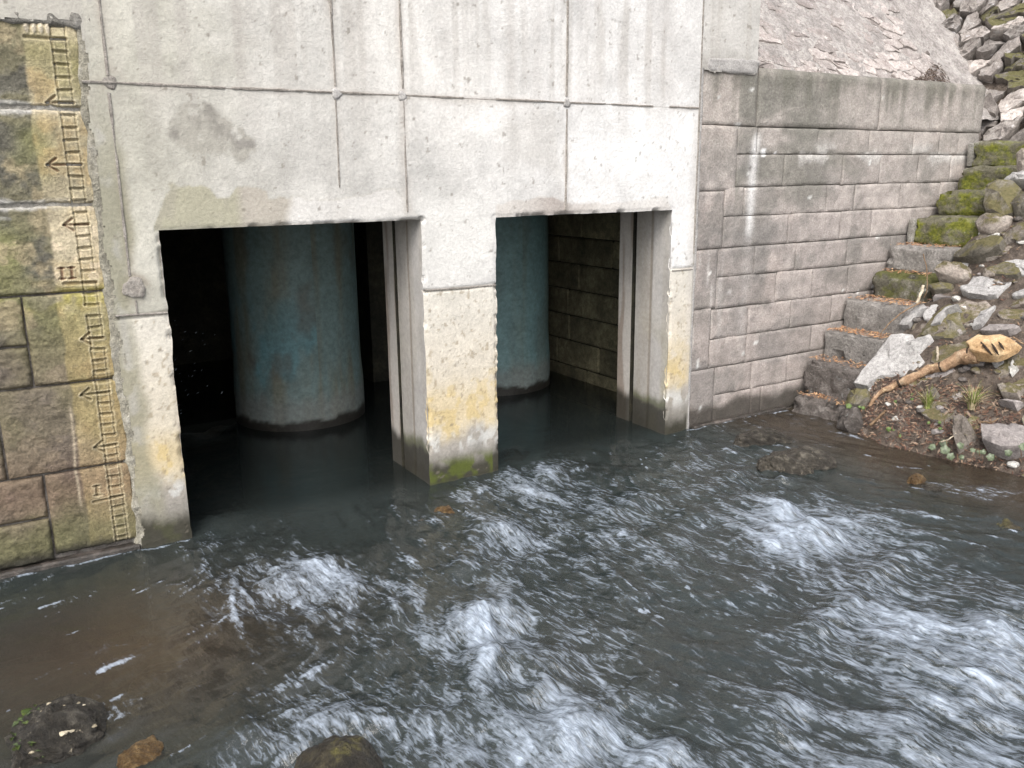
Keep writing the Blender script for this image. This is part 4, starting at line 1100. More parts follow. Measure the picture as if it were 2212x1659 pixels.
# earth core under the flight
def earth_core():
    xs = [4.62, 4.75, 4.95, 5.2, 5.45, 5.65, 5.9, 6.2, 6.5, 6.9]
    V = []; Fc = []
    for x in xs:
        z = min(.93*(x-4.55)-.16, 1.66)
        V += [(x, -.44, -.4), (x, -.014, -.4), (x, -.014, z), (x, -.44, z)]
    for i in range(len(xs)-1):
        for j in range(4):
            a, b = i*4+j, i*4+(j+1) % 4; Fc.append((a, b, b+4, a+4))
    Fc += [(0, 1, 2, 3), tuple(len(V)-4+q for q in (3, 2, 1, 0))]
    mesh_obj('earth_core', V, Fc, MAT['soil'], steps)
earth_core()

# ================================================================== BANK
BS = 0.93
EDGE_Y = [-9, -3, -1.75, -1.45, -1.22, -.92, -.66, -.5, -.3, .2]
EDGE_X = [5.2, 4.75, 4.50, 4.44, 4.40, 4.37, 4.44, 4.50, 4.62, 4.72]
def bank_z(x, y):
    e = np.interp(y, EDGE_Y, EDGE_X)
    d = x-e
    toe = np.where(d < 0, d*1.6, .055*smooth(0, .06, d))
    z = toe+np.where(d > 0, d*.90, 0)
    z = z+(fbm(x*3, y*3, 4, 421)-.5)*.10*smooth(0, .3, d)+(fbm(x*11, y*11, 4, 422)-.5)*.05*smooth(-.1, .1, d)
    z = z-smooth(-.54, -.40, y)*.35
    z = np.where(z > 1.60, 1.60+(z-1.60)*.12, z)
    return z
def build_bank():
    xs = np.concatenate([np.arange(3.95, 7.6, .022), np.arange(7.6, 14, .3)]); ys = np.concatenate([np.arange(-9, -2.6, .2), np.arange(-2.6, -.05, .022)])
    X, Y = np.meshgrid(xs, ys)
    P = np.stack([X, Y, bank_z(X, Y)], -1)
    o = grid_mesh('bank_soil', P, None, MAT['soil']); return tag(o, None, None, None, 'structure')
bank = build_bank()
BN = np.array((-BS, 0, 1.0)); BN /= np.linalg.norm(BN)
BP = (4.42, -1, .03)
def z8(pts): return [(1641.8+.2578*a, 639.4+.2578*b) for a, b in pts]      # detail-sheet measures to full measure
def z7(pts): return [(1857.8+.2343*a, 285+.2343*b) for a, b in pts]
def on_bank(px, py, off=0.0):
    return on_plane(px, py, np.array(BP)+BN*off, BN)
def bank_slab(name, pts, mat, thick, dome, s, label, cat='stone', off=0.0, group=None):
    if name == 'boulder': thick, dome, off = thick*.6, dome*.8, off-.01
    W = [on_bank(*p, off) for p in pts]
    o = poly_stone(name, W, BN, thick, dome, MAT[mat], None, s, 1.6, .02)
    return tag(o, label, cat, group)
bank_slab('slab', z8([(1105, 350), (1290, 325), (1320, 440), (1440, 560), (1310, 630), (1150, 690), (1010, 710), (930, 790), (800, 790), (880, 670), (1000, 520)]), 'slab_pale', .045, .012, 1, 'large smooth pale grey slab leaning along the middle concrete steps', 'slab')
bank_slab('slab', z8([(1170, 255), (1260, 150), (1380, 85), (1410, 115), (1330, 180), (1250, 260)]), 'slab_pale', .03, .008, 2, 'small narrow pale slab just above the large smooth slab', 'slab')
bank_slab('slab', z8([(1350, 350), (1480, 160), (1600, 95), (1700, 130), (1700, 250), (1760, 330), (1640, 400), (1480, 390)]), 'boulder_moss', .05, .03, 3, 'broad mottled grey rock with ochre moss above the peeled branch', 'rock')
bank_slab('slab', z8([(1430, 250), (1480, 160), (1600, 95), (1690, 110), (1560, 160), (1520, 240)]), 'slab_pale', .03, .01, 4, 'pale flake lying on the broad mottled rock', 'slab', .075)
bank_slab('slab', z8([(1790, 300), (1850, 130), (1990, 85), (1940, 180), (1870, 270)]), 'slab_pale', .035, .01, 5, 'pale upright flake right of the broad mottled rock', 'slab', .01)
bank_slab('slab', z8([(1850, 310), (1900, 235), (2100, 250), (2200, 290), (2100, 345), (1900, 345)]), 'slab_pink', .04, .012, 6, 'flat pinkish slab just above the blade of the peeled branch', 'slab')
bank_slab('slab', z8([(1390, 650), (1640, 640), (1665, 670), (1440, 760), (1400, 720)]), 'slab_pink', .05, .01, 7, 'pinkish slab tucked under the middle of the peeled branch', 'slab')
bank_slab('slab', z8([(1330, 805), (1480, 785), (1535, 880), (1480, 905), (1360, 870)]), 'bank_stone', .05, .02, 8, 'grey stone above the left grass tuft', 'stone')
bank_slab('slab', z8([(1600, 890), (1700, 840), (1720, 880), (1670, 930)]), 'slab_pink', .04, .01, 9, 'small pink stone left of the tall grass tuft', 'stone')
bank_slab('slab', z8([(1880, 1160), (2020, 1100), (2230, 1080), (2230, 1310), (2050, 1345), (1900, 1300)]), 'slab_pink', .07, .03, 10, 'big flat pinkish-grey rock at the water edge, lower right', 'rock')
bank_slab('slab', z8([(1690, 1150), (1790, 1130), (1830, 1200), (1780, 1280), (1650, 1350), (1660, 1230)]), 'bank_stone', .07, .02, 11, 'upright grey stone at the water edge beside the big flat rock', 'stone')
bank_slab('slab', z8([(1450, 1100), (1520, 1070), (1545, 1110), (1460, 1135)]), 'slab_pink', .04, .01, 12, 'small stone below the left grass tuft', 'stone')
bank_slab('slab', z8([(1100, 1045), (1165, 1030), (1180, 1065), (1110, 1085)]), 'pebble', .03, .01, 13, 'small white stone among the brown litter', 'stone', .02)
bank_slab('slab', z8([(1180, 830), (1220, 800), (1260, 840), (1200, 860)]), 'bank_stone', .04, .01, 14, 'small grey stone under the thin end of the branch', 'stone', .01)
bank_slab('slab', z8([(2080, 600), (2140, 570), (2180, 640), (2120, 700), (2085, 660)]), 'pebble', .04, .015, 15, 'pale roundish stone below the blade of the branch', 'stone')
bank_slab('slab', z8([(1960, 600), (2060, 580), (2080, 620), (2000, 660)]), 'slab_pale', .03, .01, 16, 'light flat stone touching the underside of the branch blade', 'stone')
bank_slab('slab', z8([(2000, 780), (2100, 740), (2212, 790), (2180, 870), (2050, 880)]), 'bank_stone', .05, .02, 17, 'grey stone at the frame edge under the branch blade', 'stone')
bank_slab('slab', z8([(2010, 920), (2150, 880), (2212, 900), (2150, 950)]), 'slab_pink', .04, .01, 18, 'long pinkish stone above the big flat water-edge rock', 'stone')
bank_slab('slab', z8([(720, 920), (800, 810), (930, 830), (940, 900), (860, 960), (740, 965)]), 'boulder_moss', .06, .03, 19, 'ochre mossy rock at the foot of the lowest steps', 'rock')
bank_slab('slab', z8([(640, 1050), (780, 980), (870, 1010), (880, 1120), (760, 1170), (640, 1120)]), 'step_dark', .08, .03, 20, 'dark wet rock at the water edge below the lowest step', 'rock', -.03)
bank_slab('boulder', z7([(1150, 700), (1190, 560), (1300, 505), (1440, 510), (1500, 560), (1420, 760), (1300, 790), (1170, 760)]), 'boulder_moss', .10, .05, 21, 'tan mossy boulder abutting the rounded green step', 'boulder')
bank_slab('boulder', z7([(1420, 690), (1512, 640), (1620, 660), (1620, 820), (1512, 835), (1420, 800)]), 'boulder_moss', .10, .04, 22, 'ochre boulder at the frame edge beside the tan boulder', 'boulder')
bank_slab('boulder', z7([(1300, 490), (1360, 420), (1460, 405), (1620, 430), (1620, 500), (1400, 500)]), 'slab_pale', .08, .03, 23, 'pale flat-topped stone just under the mossy top steps', 'stone')
bank_slab('boulder', z7([(1440, 400), (1470, 300), (1540, 270), (1640, 300), (1640, 420)]), 'bank_stone', .10, .04, 24, 'grey boulder at the frame edge beside the second mossy step', 'boulder')
bank_slab('boulder', z7([(1075, 880), (1130, 810), (1300, 800), (1435, 830), (1380, 920), (1250, 980), (1120, 960)]), 'bank_stone', .09, .05, 25, 'brownish-grey boulder beside the moss-covered step with cement end', 'boulder')
bank_slab('boulder', z7([(1410, 900), (1512, 850), (1640, 880), (1640, 1030), (1512, 1060), (1420, 1000)]), 'bank_stone', .09, .04, 26, 'grey boulder at the frame edge level with the mossy steps', 'boulder')
bank_slab('boulder', z7([(835, 1150), (900, 1050), (1050, 1015), (1250, 1030), (1370, 1100), (1350, 1190), (1150, 1230), (950, 1210)]), 'boulder_moss', .11, .05, 27, 'long ochre mossy boulder right of the smooth concrete step', 'boulder')
bank_slab('boulder', z7([(725, 1370), (800, 1260), (950, 1235), (1050, 1290), (1040, 1380), (900, 1400)]), 'bank_stone', .10, .05, 28, 'brown rounded stone right of the lichened step', 'stone')
bank_slab('boulder', z7([(1345, 1240), (1460, 1225), (1640, 1200), (1640, 1370), (1500, 1365), (1355, 1340)]), 'slab_pale', .08, .01, 29, 'flat blue-grey slab at the frame edge among brown litter', 'slab')
bank_slab('boulder', z7([(1395, 1520), (1450, 1470), (1640, 1450), (1640, 1570), (1420, 1560)]), 'slab_pale', .06, .02, 30, 'grey stone at the frame edge above the branch blade', 'stone')
bank_slab('boulder', z7([(1110, 1300), (1180, 1250), (1280, 1290), (1260, 1370), (1150, 1380)]), 'bank_stone', .06, .03, 31, 'brown stone half buried left of the blue-grey slab', 'stone')
bank_slab('boulder', z7([(640, 1450), (720, 1400), (870, 1420), (850, 1480), (700, 1500)]), 'boulder_moss', .06, .02, 32, 'low mossy stone below the lichened step', 'stone')

# half-buried rubble of the bank: broken flat stones and a few cobbles
rg = np.random.default_rng(77)
BE1 = np.array((0, -1.0, 0)); BE2 = np.array((1.0, 0, BS)); BE2 /= np.linalg.norm(BE2)
k = 0
for c, poly in voronoi(1.75, 3.4, 165, 1.2, .85, .3, 51):
    cc = np.array(c)
    x, y = 4.44+c[1]*BE2[0], -.60-c[0]
    toe = x-np.interp(y, EDGE_Y, EDGE_X)
    if rg.random() < (.46 if toe < .42 else .16): continue
    f = rg.uniform(.62, .92); k += 1
    z = float(bank_z(x, y))
    org = np.array((x, y, z-.026))
    tilt = BN+rg.normal(size=3)*.10; tilt /= np.linalg.norm(tilt)
    W = []
    for q in poly:
        d = (np.array(q)-cc)*f; p = org+BE1*d[0]+BE2*d[1]; W.append(p-tilt*((p-org) @ tilt))
    m = ['bank_stone', 'slab_pink', 'bank_stone', 'boulder_moss', 'bank_stone', 'slab_pale'][int(rg.integers(0, 6))]
    poly_stone('bank_stone', W, tilt, rg.uniform(.02, .042), rg.uniform(-.01, .015), MAT[m], bank, 1500+k, 1.2, .12)
for i in range(120):
    x, y = rg.uniform(4.42, 6.2), rg.uniform(-2.0, -.58)
    r = rg.uniform(.014, .034); z = float(bank_z(x, y))
    m = ['bank_stone', 'slab_pink', 'pebble', 'step_dark'][int(rg.integers(0, 4))]
    boulder('bank_stone', (x, y, z+r*.1), (r*rg.uniform(.9, 1.6), r, r*.7), MAT[m], i, bank, .2, 2, rg.uniform(0, 3))

# ================================================================== BRANCH, TWIGS, PLANTS, LITTER
def tube(pts, rad, nseg=10, flat=1.0, nrm=None, s=0, cap=True):
    pts = np.array(pts, float); V = []; Fc = []
    n = len(pts)
    for i in range(n):
        t = pts[min(i+1, n-1)]-pts[max(i-1, 0)]; t /= np.linalg.norm(t)
        a = np.array(nrm if nrm is not None else (0, 0, 1.0)); a = a-(a @ t)*t; a /= np.linalg.norm(a); b = np.cross(t, a)
        for j in range(nseg):
            th = 2*math.pi*j/nseg
            V.append(tuple(pts[i]+(a*math.cos(th)*flat+b*math.sin(th))*rad[i]))
    for i in range(n-1):
        for j in range(nseg):
            k = (j+1) % nseg
            Fc.append((i*nseg+j, i*nseg+k, (i+1)*nseg+k, (i+1)*nseg+j))
    if cap: Fc += [tuple(range(nseg))[::-1], tuple((n-1)*nseg+j for j in range(nseg))]
    return V, Fc
def resample(pts, rad, m):
    pts = np.array(pts, float); d = np.r_[0, np.cumsum(np.linalg.norm(np.diff(pts, axis=0), axis=1))]
    t = np.linspace(0, d[-1], m)
    # smooth interpolation
    P = np.stack([np.interp(t, d, pts[:, k]) for k in range(3)], 1); R = np.interp(t, d, rad)
    for _ in range(2): P[1:-1] = (P[:-2]+2*P[1:-1]+P[2:])/4; R[1:-1] = (R[:-2]+2*R[1:-1]+R[2:])/4
    return P, R
bpx = z8([(918, 935), (945, 880), (1000, 812), (1060, 782), (1230, 705), (1400, 625), (1590, 570), (1680, 510), (1760, 490), (1830, 490)])
brad = [.010, .013, .015, .021, .028, .030, .034, .042, .052, .054]
off = [.02, .04, .05, .06, .075, .085, .095, .105, .11, .11]
bp = [on_bank(*p, o) for p, o in zip(bpx, off)]
branch = tag(empty('peeled_branch', tuple(bp[0])), 'peeled orange-tan branch with a broad split end, lying on the rocky bank', 'branch')
P_, R_ = resample(bp, brad, 46)
R_ = R_*(1+.22*(fbm(np.arange(46)*.33, np.zeros(46), 3, 431)-.5)*2)
V, Fc = tube(P_, R_, 12, 1.0, BN); V = np.array(V)
V += (fbm(V[:, 0]*22+V[:, 2]*15, V[:, 1]*22, 3, 433)-.5)[:, None]*.018
mesh_obj('stem', V, Fc, MAT['wood'], branch, True)
blade_out = [on_bank(*p, .115) for p in z8([(1745, 425), (1850, 352), (1960, 340), (2080, 348), (2195, 420), (2150, 475), (2060, 525), (1940, 535), (1845, 540), (1790, 500)])]
poly_stone('split_end', blade_out, BN, .045, .006, MAT['wood_pale'], branch, 61, .3, .06)
for a, b in (((1850, 385), (1945, 495)), ((1942, 400), (2000, 495)), ((2000, 385), (2045, 450))):
    p, q = (on_bank(*z8([c])[0], .185) for c in (a, b))
    V, Fc = tube([p, p+(q-p)*.33, p+(q-p)*.66, q], [.004, .008, .008, .003], 6, .9, BN)
    mesh_obj('knife_cut', V, Fc, MAT['bark'], branch)
for f, w in ((.335, .0012), (.70, .0020), (.955, .0015)):
    i = int(f*45); c = P_[i]; t = P_[i+1]-P_[i-1]; t /= np.linalg.norm(t)
    V, Fc = tube([c-t*.007, c-t*.002, c+t*.003, c+t*.008], [R_[i]*1.0, R_[i]*1.06, R_[i]*1.06, R_[i]*1.0], 14, 1.0, BN)
    mesh_obj('bark_ring', V, Fc, MAT['bark'], branch, True)

def twig(pts, r0, r1, mat, label, offs, cat='twig'):
    P = [on_bank(*p, o) for p, o in zip(pts, offs)]
    Q, R = resample(P, np.linspace(r0, r1, len(P)), 14)
    Q = Q+(np.random.default_rng(int(pts[0][0])).normal(size=Q.shape))*.002
    V, Fc = tube(Q, R, 6, 1, BN)
    return tag(mesh_obj('twig', V, Fc, MAT[mat], None, True), label, cat)
def z8b(pts): return [(1607+.3855*a, 432+.3855*b) for a, b in pts]
twig(z8b([(1005, 305), (1020, 370), (1030, 440), (1025, 520), (1010, 550)]), .004, .003, 'twig', 'thin upright brown twig standing in front of the concrete and lichened steps', (.10, .09, .08, .07, .05))
twig(z8b([(1005, 480), (985, 545), (968, 580)]), .010, .010, 'twig_pale', 'short bleached stick leaning on the lichened step', (.10, .07, .05))
twig(z8b([(990, 575), (930, 605), (850, 655), (800, 710), (762, 752)]), .006, .003, 'twig', 'long bent brown twig hanging over the thick concrete step', (.08, .10, .12, .12, .10))
twig(z8([(920, 1085), (990, 1020), (1050, 960)]), .011, .008, 'twig', 'straight brown stick lying near the lowest rocks', (.04, .05, .05))
twig(z8([(1485, 430), (1490, 500), (1478, 570)]), .008, .008, 'twig_pale', 'short tan stick standing above the middle of the peeled branch', (.10, .08, .04))
twig(z8([(1835, 1050), (1930, 1060), (2000, 1025)]), .005, .003, 'twig', 'curved dry twig right of the tall grass tuft', (.05, .06, .06))
twig(z8([(1740, 805), (1780, 810), (1830, 770)]), .009, .006, 'twig', 'small forked brown stick in the middle of the bank', (.05, .05, .06))
twig(z8([(2120, 345), (2170, 380), (2230, 415)]), .006, .004, 'twig', 'dark thin twig crossing above the branch blade', (.20, .20, .18))
twig(z8([(1520, 1225), (1600, 1190), (1690, 1100), (1740, 1030)]), .005, .003, 'twig_pale', 'long straw-coloured stalk trailing from the tall grass tuft to the water', (.06, .09, .10, .09))

def tuft(pts, n, h, s, label, straw=.3, spread=.5):
    rg = np.random.default_rng(s); base = on_bank(*pts, .0)
    z = float(bank_z(base[0], base[1])); base[2] = max(base[2], z)
    root = tag(empty('grass_tuft', tuple(base)), label, 'grass', 'grass tufts on the bank')
    for part, mat, cnt in (('green_blades', 'grass', int(n*(1-straw))), ('dry_blades', 'straw', int(n*straw))):
        V = []; Fc = []
        for i in range(cnt):
            a = rg.uniform(0, 6.28); L = h*rg.uniform(.5, 1.1); w = rg.uniform(.002, .0035)
            d = np.array((math.cos(a), math.sin(a), 0)); side = np.array((-d[1], d[0], 0))
            lean = rg.uniform(.1, 1.0)*spread*(1.6 if mat == 'straw' else 1)
            b0 = base+d*rg.uniform(0, .025)
            for k in range(5):
                t = k/4
                p = b0+d*L*lean*t*t+np.array((-.25*lean*L*t*t, -.1*L*t*t, L*(t-.45*lean*t*t)))
                ww = w*(1-t*.85)
                V += [tuple(p-side*ww), tuple(p+side*ww)]
            o = len(V)-10
            for k in range(4): Fc.append((o+2*k, o+2*k+1, o+2*k+3, o+2*k+2))
        mesh_obj(part, V, Fc, MAT[mat], root)
tuft(z8([(1395, 1025)])[0], 90, .17, 1, 'short bright green grass tuft near the water, left of the tall tuft', .25, .6)
tuft(z8([(1770, 1000)])[0], 110, .20, 2, 'taller grass tuft with long straw blades drooping to the water', .5, .8)
tuft(z8([(1660, 1175)])[0], 40, .12, 3, 'small green grass sprig at the foot of the straw blades', .3, .7)
def leaf_plant(px, n, size, s, name, mat, label, cat, off=.03):
    rg = np.random.default_rng(s); base = on_bank(*px, off)
    root = tag(empty(name, tuple(base)), label, cat)
    for i in range(n):
        c = base+np.array((rg.uniform(-.06, .02), rg.uniform(-.09, .09), rg.uniform(-.02, .06)))
        nn = np.array((-.6, -.6, .55))+rg.normal(size=3)*.35; nn /= np.linalg.norm(nn)
        e1 = np.cross(nn, (0, 0, 1.0)); e1 /= np.linalg.norm(e1); e2 = np.cross(nn, e1)
        th = rg.uniform(0, 6.28); e1, e2 = e1*math.cos(th)+e2*math.sin(th), -e1*math.sin(th)+e2*math.cos(th)
        r = size*rg.uniform(.7, 1.2)
        out = [(0, 1.15), (.38, .72), (.82, .48), (.70, .05), (.66, -.42), (.33, -.52), (0, -.55), (-.33, -.52), (-.66, -.42), (-.70, .05), (-.82, .48), (-.38, .72)]
        V = [tuple(c+nn*.012)]+[tuple(c+e1*a*r+e2*b*r+nn*(-.15*r*abs(a))) for a, b in out]
        Fc = [(0, 1+k, 1+(k+1) % 12) for k in range(12)]
        mesh_obj('leaf', V, Fc, MAT[mat], root, True)
    V, Fc = tube([base-np.array((0, 0, .03)), base, base+np.array((-.02, 0, .05))], [.003, .003, .002], 5); mesh_obj('stalk', V, Fc, MAT['twig'], root)
leaf_plant(z8([(1570, 1275)])[0], 4, .030, 1, 'ivy', 'ivy', 'pale ivy leaves hanging at the water edge below the straw blades', 'ivy')
leaf_plant(z8([(1660, 1385)])[0], 2, .028, 2, 'ivy', 'ivy', 'ivy leaf touching the water in front of the upright grey stone', 'ivy')
leaf_plant(z8([(1840, 1340)])[0], 4, .024, 3, 'ivy', 'ivy', 'small ivy leaves under the big flat water-edge rock', 'ivy', .06)
leaf_plant(z8([(2190, 1345)])[0], 3, .034, 4, 'ivy', 'ivy', 'pale ivy leaves at the frame edge by the water', 'ivy', .06)
leaf_plant(z8([(885, 970)])[0], 4, .022, 5, 'weed_plant', 'weedleaf', 'small green weed at the foot of the lowest steps', 'weed')
leaf_plant(z8([(1255, 865)])[0], 3, .018, 6, 'weed_plant', 'weedleaf', 'tiny green weed under the thin end of the branch', 'weed')
leaf_plant(z8([(1165, 1185)])[0], 3, .018, 7, 'weed_plant', 'weedleaf', 'tiny green weed just above the water edge', 'weed')
leaf_plant(z8([(1550, 1095)])[0], 3, .016, 8, 'weed_plant', 'weedleaf', 'tiny green weed between the two grass tufts', 'weed')

def litter(name, pts_fn, n, s, palette, size, parent=None):
    rg = np.random.default_rng(s); V = []; Fc = []; Cc = []
    for i in range(n):
        p, nn = pts_fn(rg)
        a = rg.uniform(0, 6.28); L = size*rg.uniform(.4, 1.4); w = L*rg.uniform(.12, .4)
        t = np.array((math.cos(a), math.sin(a), 0)); t = t-(t @ nn)*nn; t /= np.linalg.norm(t)
        t = t+nn*rg.uniform(-.3, .5); b = np.cross(nn, t); b /= np.linalg.norm(b)
        c = p+nn*rg.uniform(.002, .012)
        o = len(V); h = nn*w*.5
        V += [tuple(c-t*L-h*.2), tuple(c+b*w), tuple(c+t*L), tuple(c-b*w), tuple(c+h)]
        Fc += [(o, o+3, o+4), (o+3, o+2, o+4), (o+2, o+1, o+4), (o+1, o, o+4)]
        Cc += [palette[int(rg.integers(0, len(palette)))]]*5
    o = mesh_obj(name, V, Fc, MAT['litter'], parent, False, np.array(Cc))
    o['kind'] = 'stuff'; return o
def fn_tread(rg):
    i = int(rg.choice([1, 2, 2, 3, 3, 3, 4, 5, 0, 2]))
    x, zt, zb, w = STEPS[i][:4]
    x1 = STEPS[i+1][0]+.03
    return np.array((rg.uniform(x+.02, x1), rg.uniform(-w+.02, -.02), zt+.004)), np.array((0, 0, 1.0))
lt = litter('wood_chips', fn_tread, 1500, 5, [(.42, .23, .11), (.33, .17, .09), (.50, .32, .18), (.16, .09, .06), (.24, .15, .10)], .016)
tag(lt, 'orange-brown chips and leaf litter strewn on the step treads', 'litter')
def fn_bank(rg):
    x, y = rg.uniform(4.40, 7.2), rg.uniform(-2.3, -.52)
    return np.array((x, y, float(bank_z(x, y)))), BN
lt = litter('leaf_litter', fn_bank, 3600, 6, [(.15, .085, .06), (.09, .05, .04), (.23, .15, .10), (.05, .035, .03), (.31, .22, .15)], .013)
tag(lt, 'brown twigs, chips and dead leaves scattered over the bank soil', 'litter')
def fn_toe(rg):
    y = rg.uniform(-1.75, -.6); x = np.interp(y, EDGE_Y, EDGE_X)+rg.uniform(-.02, .35)
    return np.array((x, y, float(bank_z(x, y)))), BN
lt = litter('needle_litter', fn_toe, 2600, 8, [(.12, .065, .045), (.08, .05, .04), (.18, .11, .075), (.05, .035, .03), (.26, .19, .14)], .016)
tag(lt, 'reddish-brown needles matted along the water edge', 'litter')
def fn_dry(rg):
    u, v = rg.uniform(2.0, 2.75), rg.uniform(-.02, .35)
    return SO+SE1*u+SE2*v*(u-1.9)*1.2+SN*.025, SN
lt = litter('dead_leaves', fn_dry, 1500, 9, [(.065, .042, .03), (.04, .028, .022), (.10, .07, .05)], .016)
tag(lt, 'brown dead leaves caught in the corner behind the coping', 'litter')

# ================================================================== RIVER BED AND ROCKS
def build_bed():
    xs = np.linspace(-4, 8, 150); ys = np.linspace(-9, 4.3, 160)
    X, Y = np.meshgrid(xs, ys)
    z = -.30+(fbm(X*1.5, Y*1.5, 4, 441)-.5)*.22+(fbm(X*6, Y*6, 4, 442)-.5)*.08
    z = z+.10*np.exp(-(((X+.2)/.8)**2+((Y+.9)/.6)**2))
    z = np.where(X > 3.6, z+(X-3.6)*.18, z)
    z = z-.35*smooth(-.4, .3, Y)*smooth(4.2, 3.6, X)
    z = np.minimum(z, -.06)
    o = grid_mesh('riverbed', np.stack([X, Y, z], -1), None, MAT['bed']); tag(o, None, None, None, 'structure')
build_bed()
def river_rock(px, dims, mat, s, label, dz=0.0, rot=0.0, amp=.24, sub=5, cat='rock'):
    p = on_water(*px); p[2] = dz
    o = boulder('river_rock', tuple(p), dims, MAT[mat], s, None, amp, sub, rot)
    return tag(o, label, cat, 'rocks in the stream')
river_rock((1645, 952), (.24, .11, .085), 'river_rock', 1, 'long low dark rock breaking the water beside the block wall foot', -.015, -.35)
river_rock((1712, 1004), (.23, .15, .115), 'river_rock', 2, 'pointed dark rock in the stream just above the big splash', -.01, -.5, .22)
r3 = river_rock((112, 1600), (.165, .125, .105), 'river_rock', 3, 'pitted dark rock with shell flakes and weed, bottom left corner', .005, .3, .22)
river_rock((305, 1628), (.085, .06, .045), 'river_rock_gold', 4, 'small golden-orange wet rock at the bottom edge', -.02, .6)
river_rock((738, 1668), (.15, .13, .115), 'river_rock_moss', 5, 'rounded dark rock with yellow moss at the bottom edge', -.02, .2, .14)
river_rock((960, 1100), (.09, .07, .055), 'river_rock_gold', 6, 'ochre rock at the foot of the concrete pillar', -.046, .4)
river_rock((905, 1120), (.10, .10, .07), 'river_rock', 7, 'dark drowned rock in front of the pillar', -.075, .9)
river_rock((1978, 1040), (.07, .05, .045), 'river_rock_gold', 8, 'small pale-orange stone in the shallows by the bank', -.008, .2)
river_rock((2012, 1056), (.06, .05, .045), 'river_rock', 9, 'small grey stone beside the pale-orange stone in the shallows', -.012, .8)
river_rock((1545, 1375), (.14, .12, .07), 'river_rock_moss', 10, 'yellowish drowned rock amid the rapids', -.085, .5)
river_rock((95, 1545), (.15, .10, .07), 'weed', 11, 'green weed-covered drowned rock behind the shell-flaked rock', -.055, .1)
river_rock((2185, 1130), (.12, .10, .06), 'river_rock_moss', 12, 'mossy drowned rock at the right frame edge', -.05, .3)
river_rock((330, 1410), (.10, .06, .03), 'river_rock_gold', 13, 'rusty drowned stone in the still water at left', -.10, .6)
# flakes and weed on the shell rock are parts of it
p3 = on_water(112, 1600)
rgf = np.random.default_rng(12)
deps = bpy.context.evaluated_depsgraph_get()
rock_v = np.array([v.co[:] for v in r3.data.vertices])+np.array(r3.location)
top = rock_v[rock_v[:, 2] > .03]
front = top[top[:, 1] < p3[1]+.06]
for i in range(10):
    q = front[rgf.integers(0, len(front))]; r = rgf.uniform(.004, .010)*(1.9 if i == 0 else 1)
    bm = bmesh.new(); bmesh.ops.create_icosphere(bm, subdivisions=1, radius=1)
    sx, sy, sz = rgf.uniform(.7, 1.6), rgf.uniform(.6, 1.1), rgf.uniform(.35, .6)
    for v in bm.verts:
        j = 1+rgf.normal()*.22; v.co = Vector((q[0]+v.co.x*r*sx*j, q[1]+v.co.y*r*sy*j, q[2]+v.co.z*r*sz*j))
    o = bm_obj('shell_flake', bm, MAT['shell']); o.parent = r3; o.matrix_parent_inverse = Matrix.Translation(-Vector(r3.location))
V = []; Fc = []
for i in range(60):
    q = top[rgf.integers(0, len(top))]
    if q[0] > p3[0]-.02: continue
    a = rgf.uniform(0, 6.28); L = rgf.uniform(.012, .03); d = np.array((math.cos(a), math.sin(a), rgf.uniform(-.2, .4))); sd = np.array((-d[1], d[0], 0))*rgf.uniform(.2, .45)
    o0 = len(V); V += [tuple(q), tuple(q+(d*.5+sd)*L+np.array((0, 0, .006))), tuple(q+d*L), tuple(q+(d*.5-sd)*L+np.array((0, 0, .004)))]; Fc.append((o0, o0+1, o0+2, o0+3))
o = mesh_obj('weed_fronds', V, Fc, MAT['weed']); o.parent = r3; o.matrix_parent_inverse = Matrix.Translation(-Vector(r3.location))

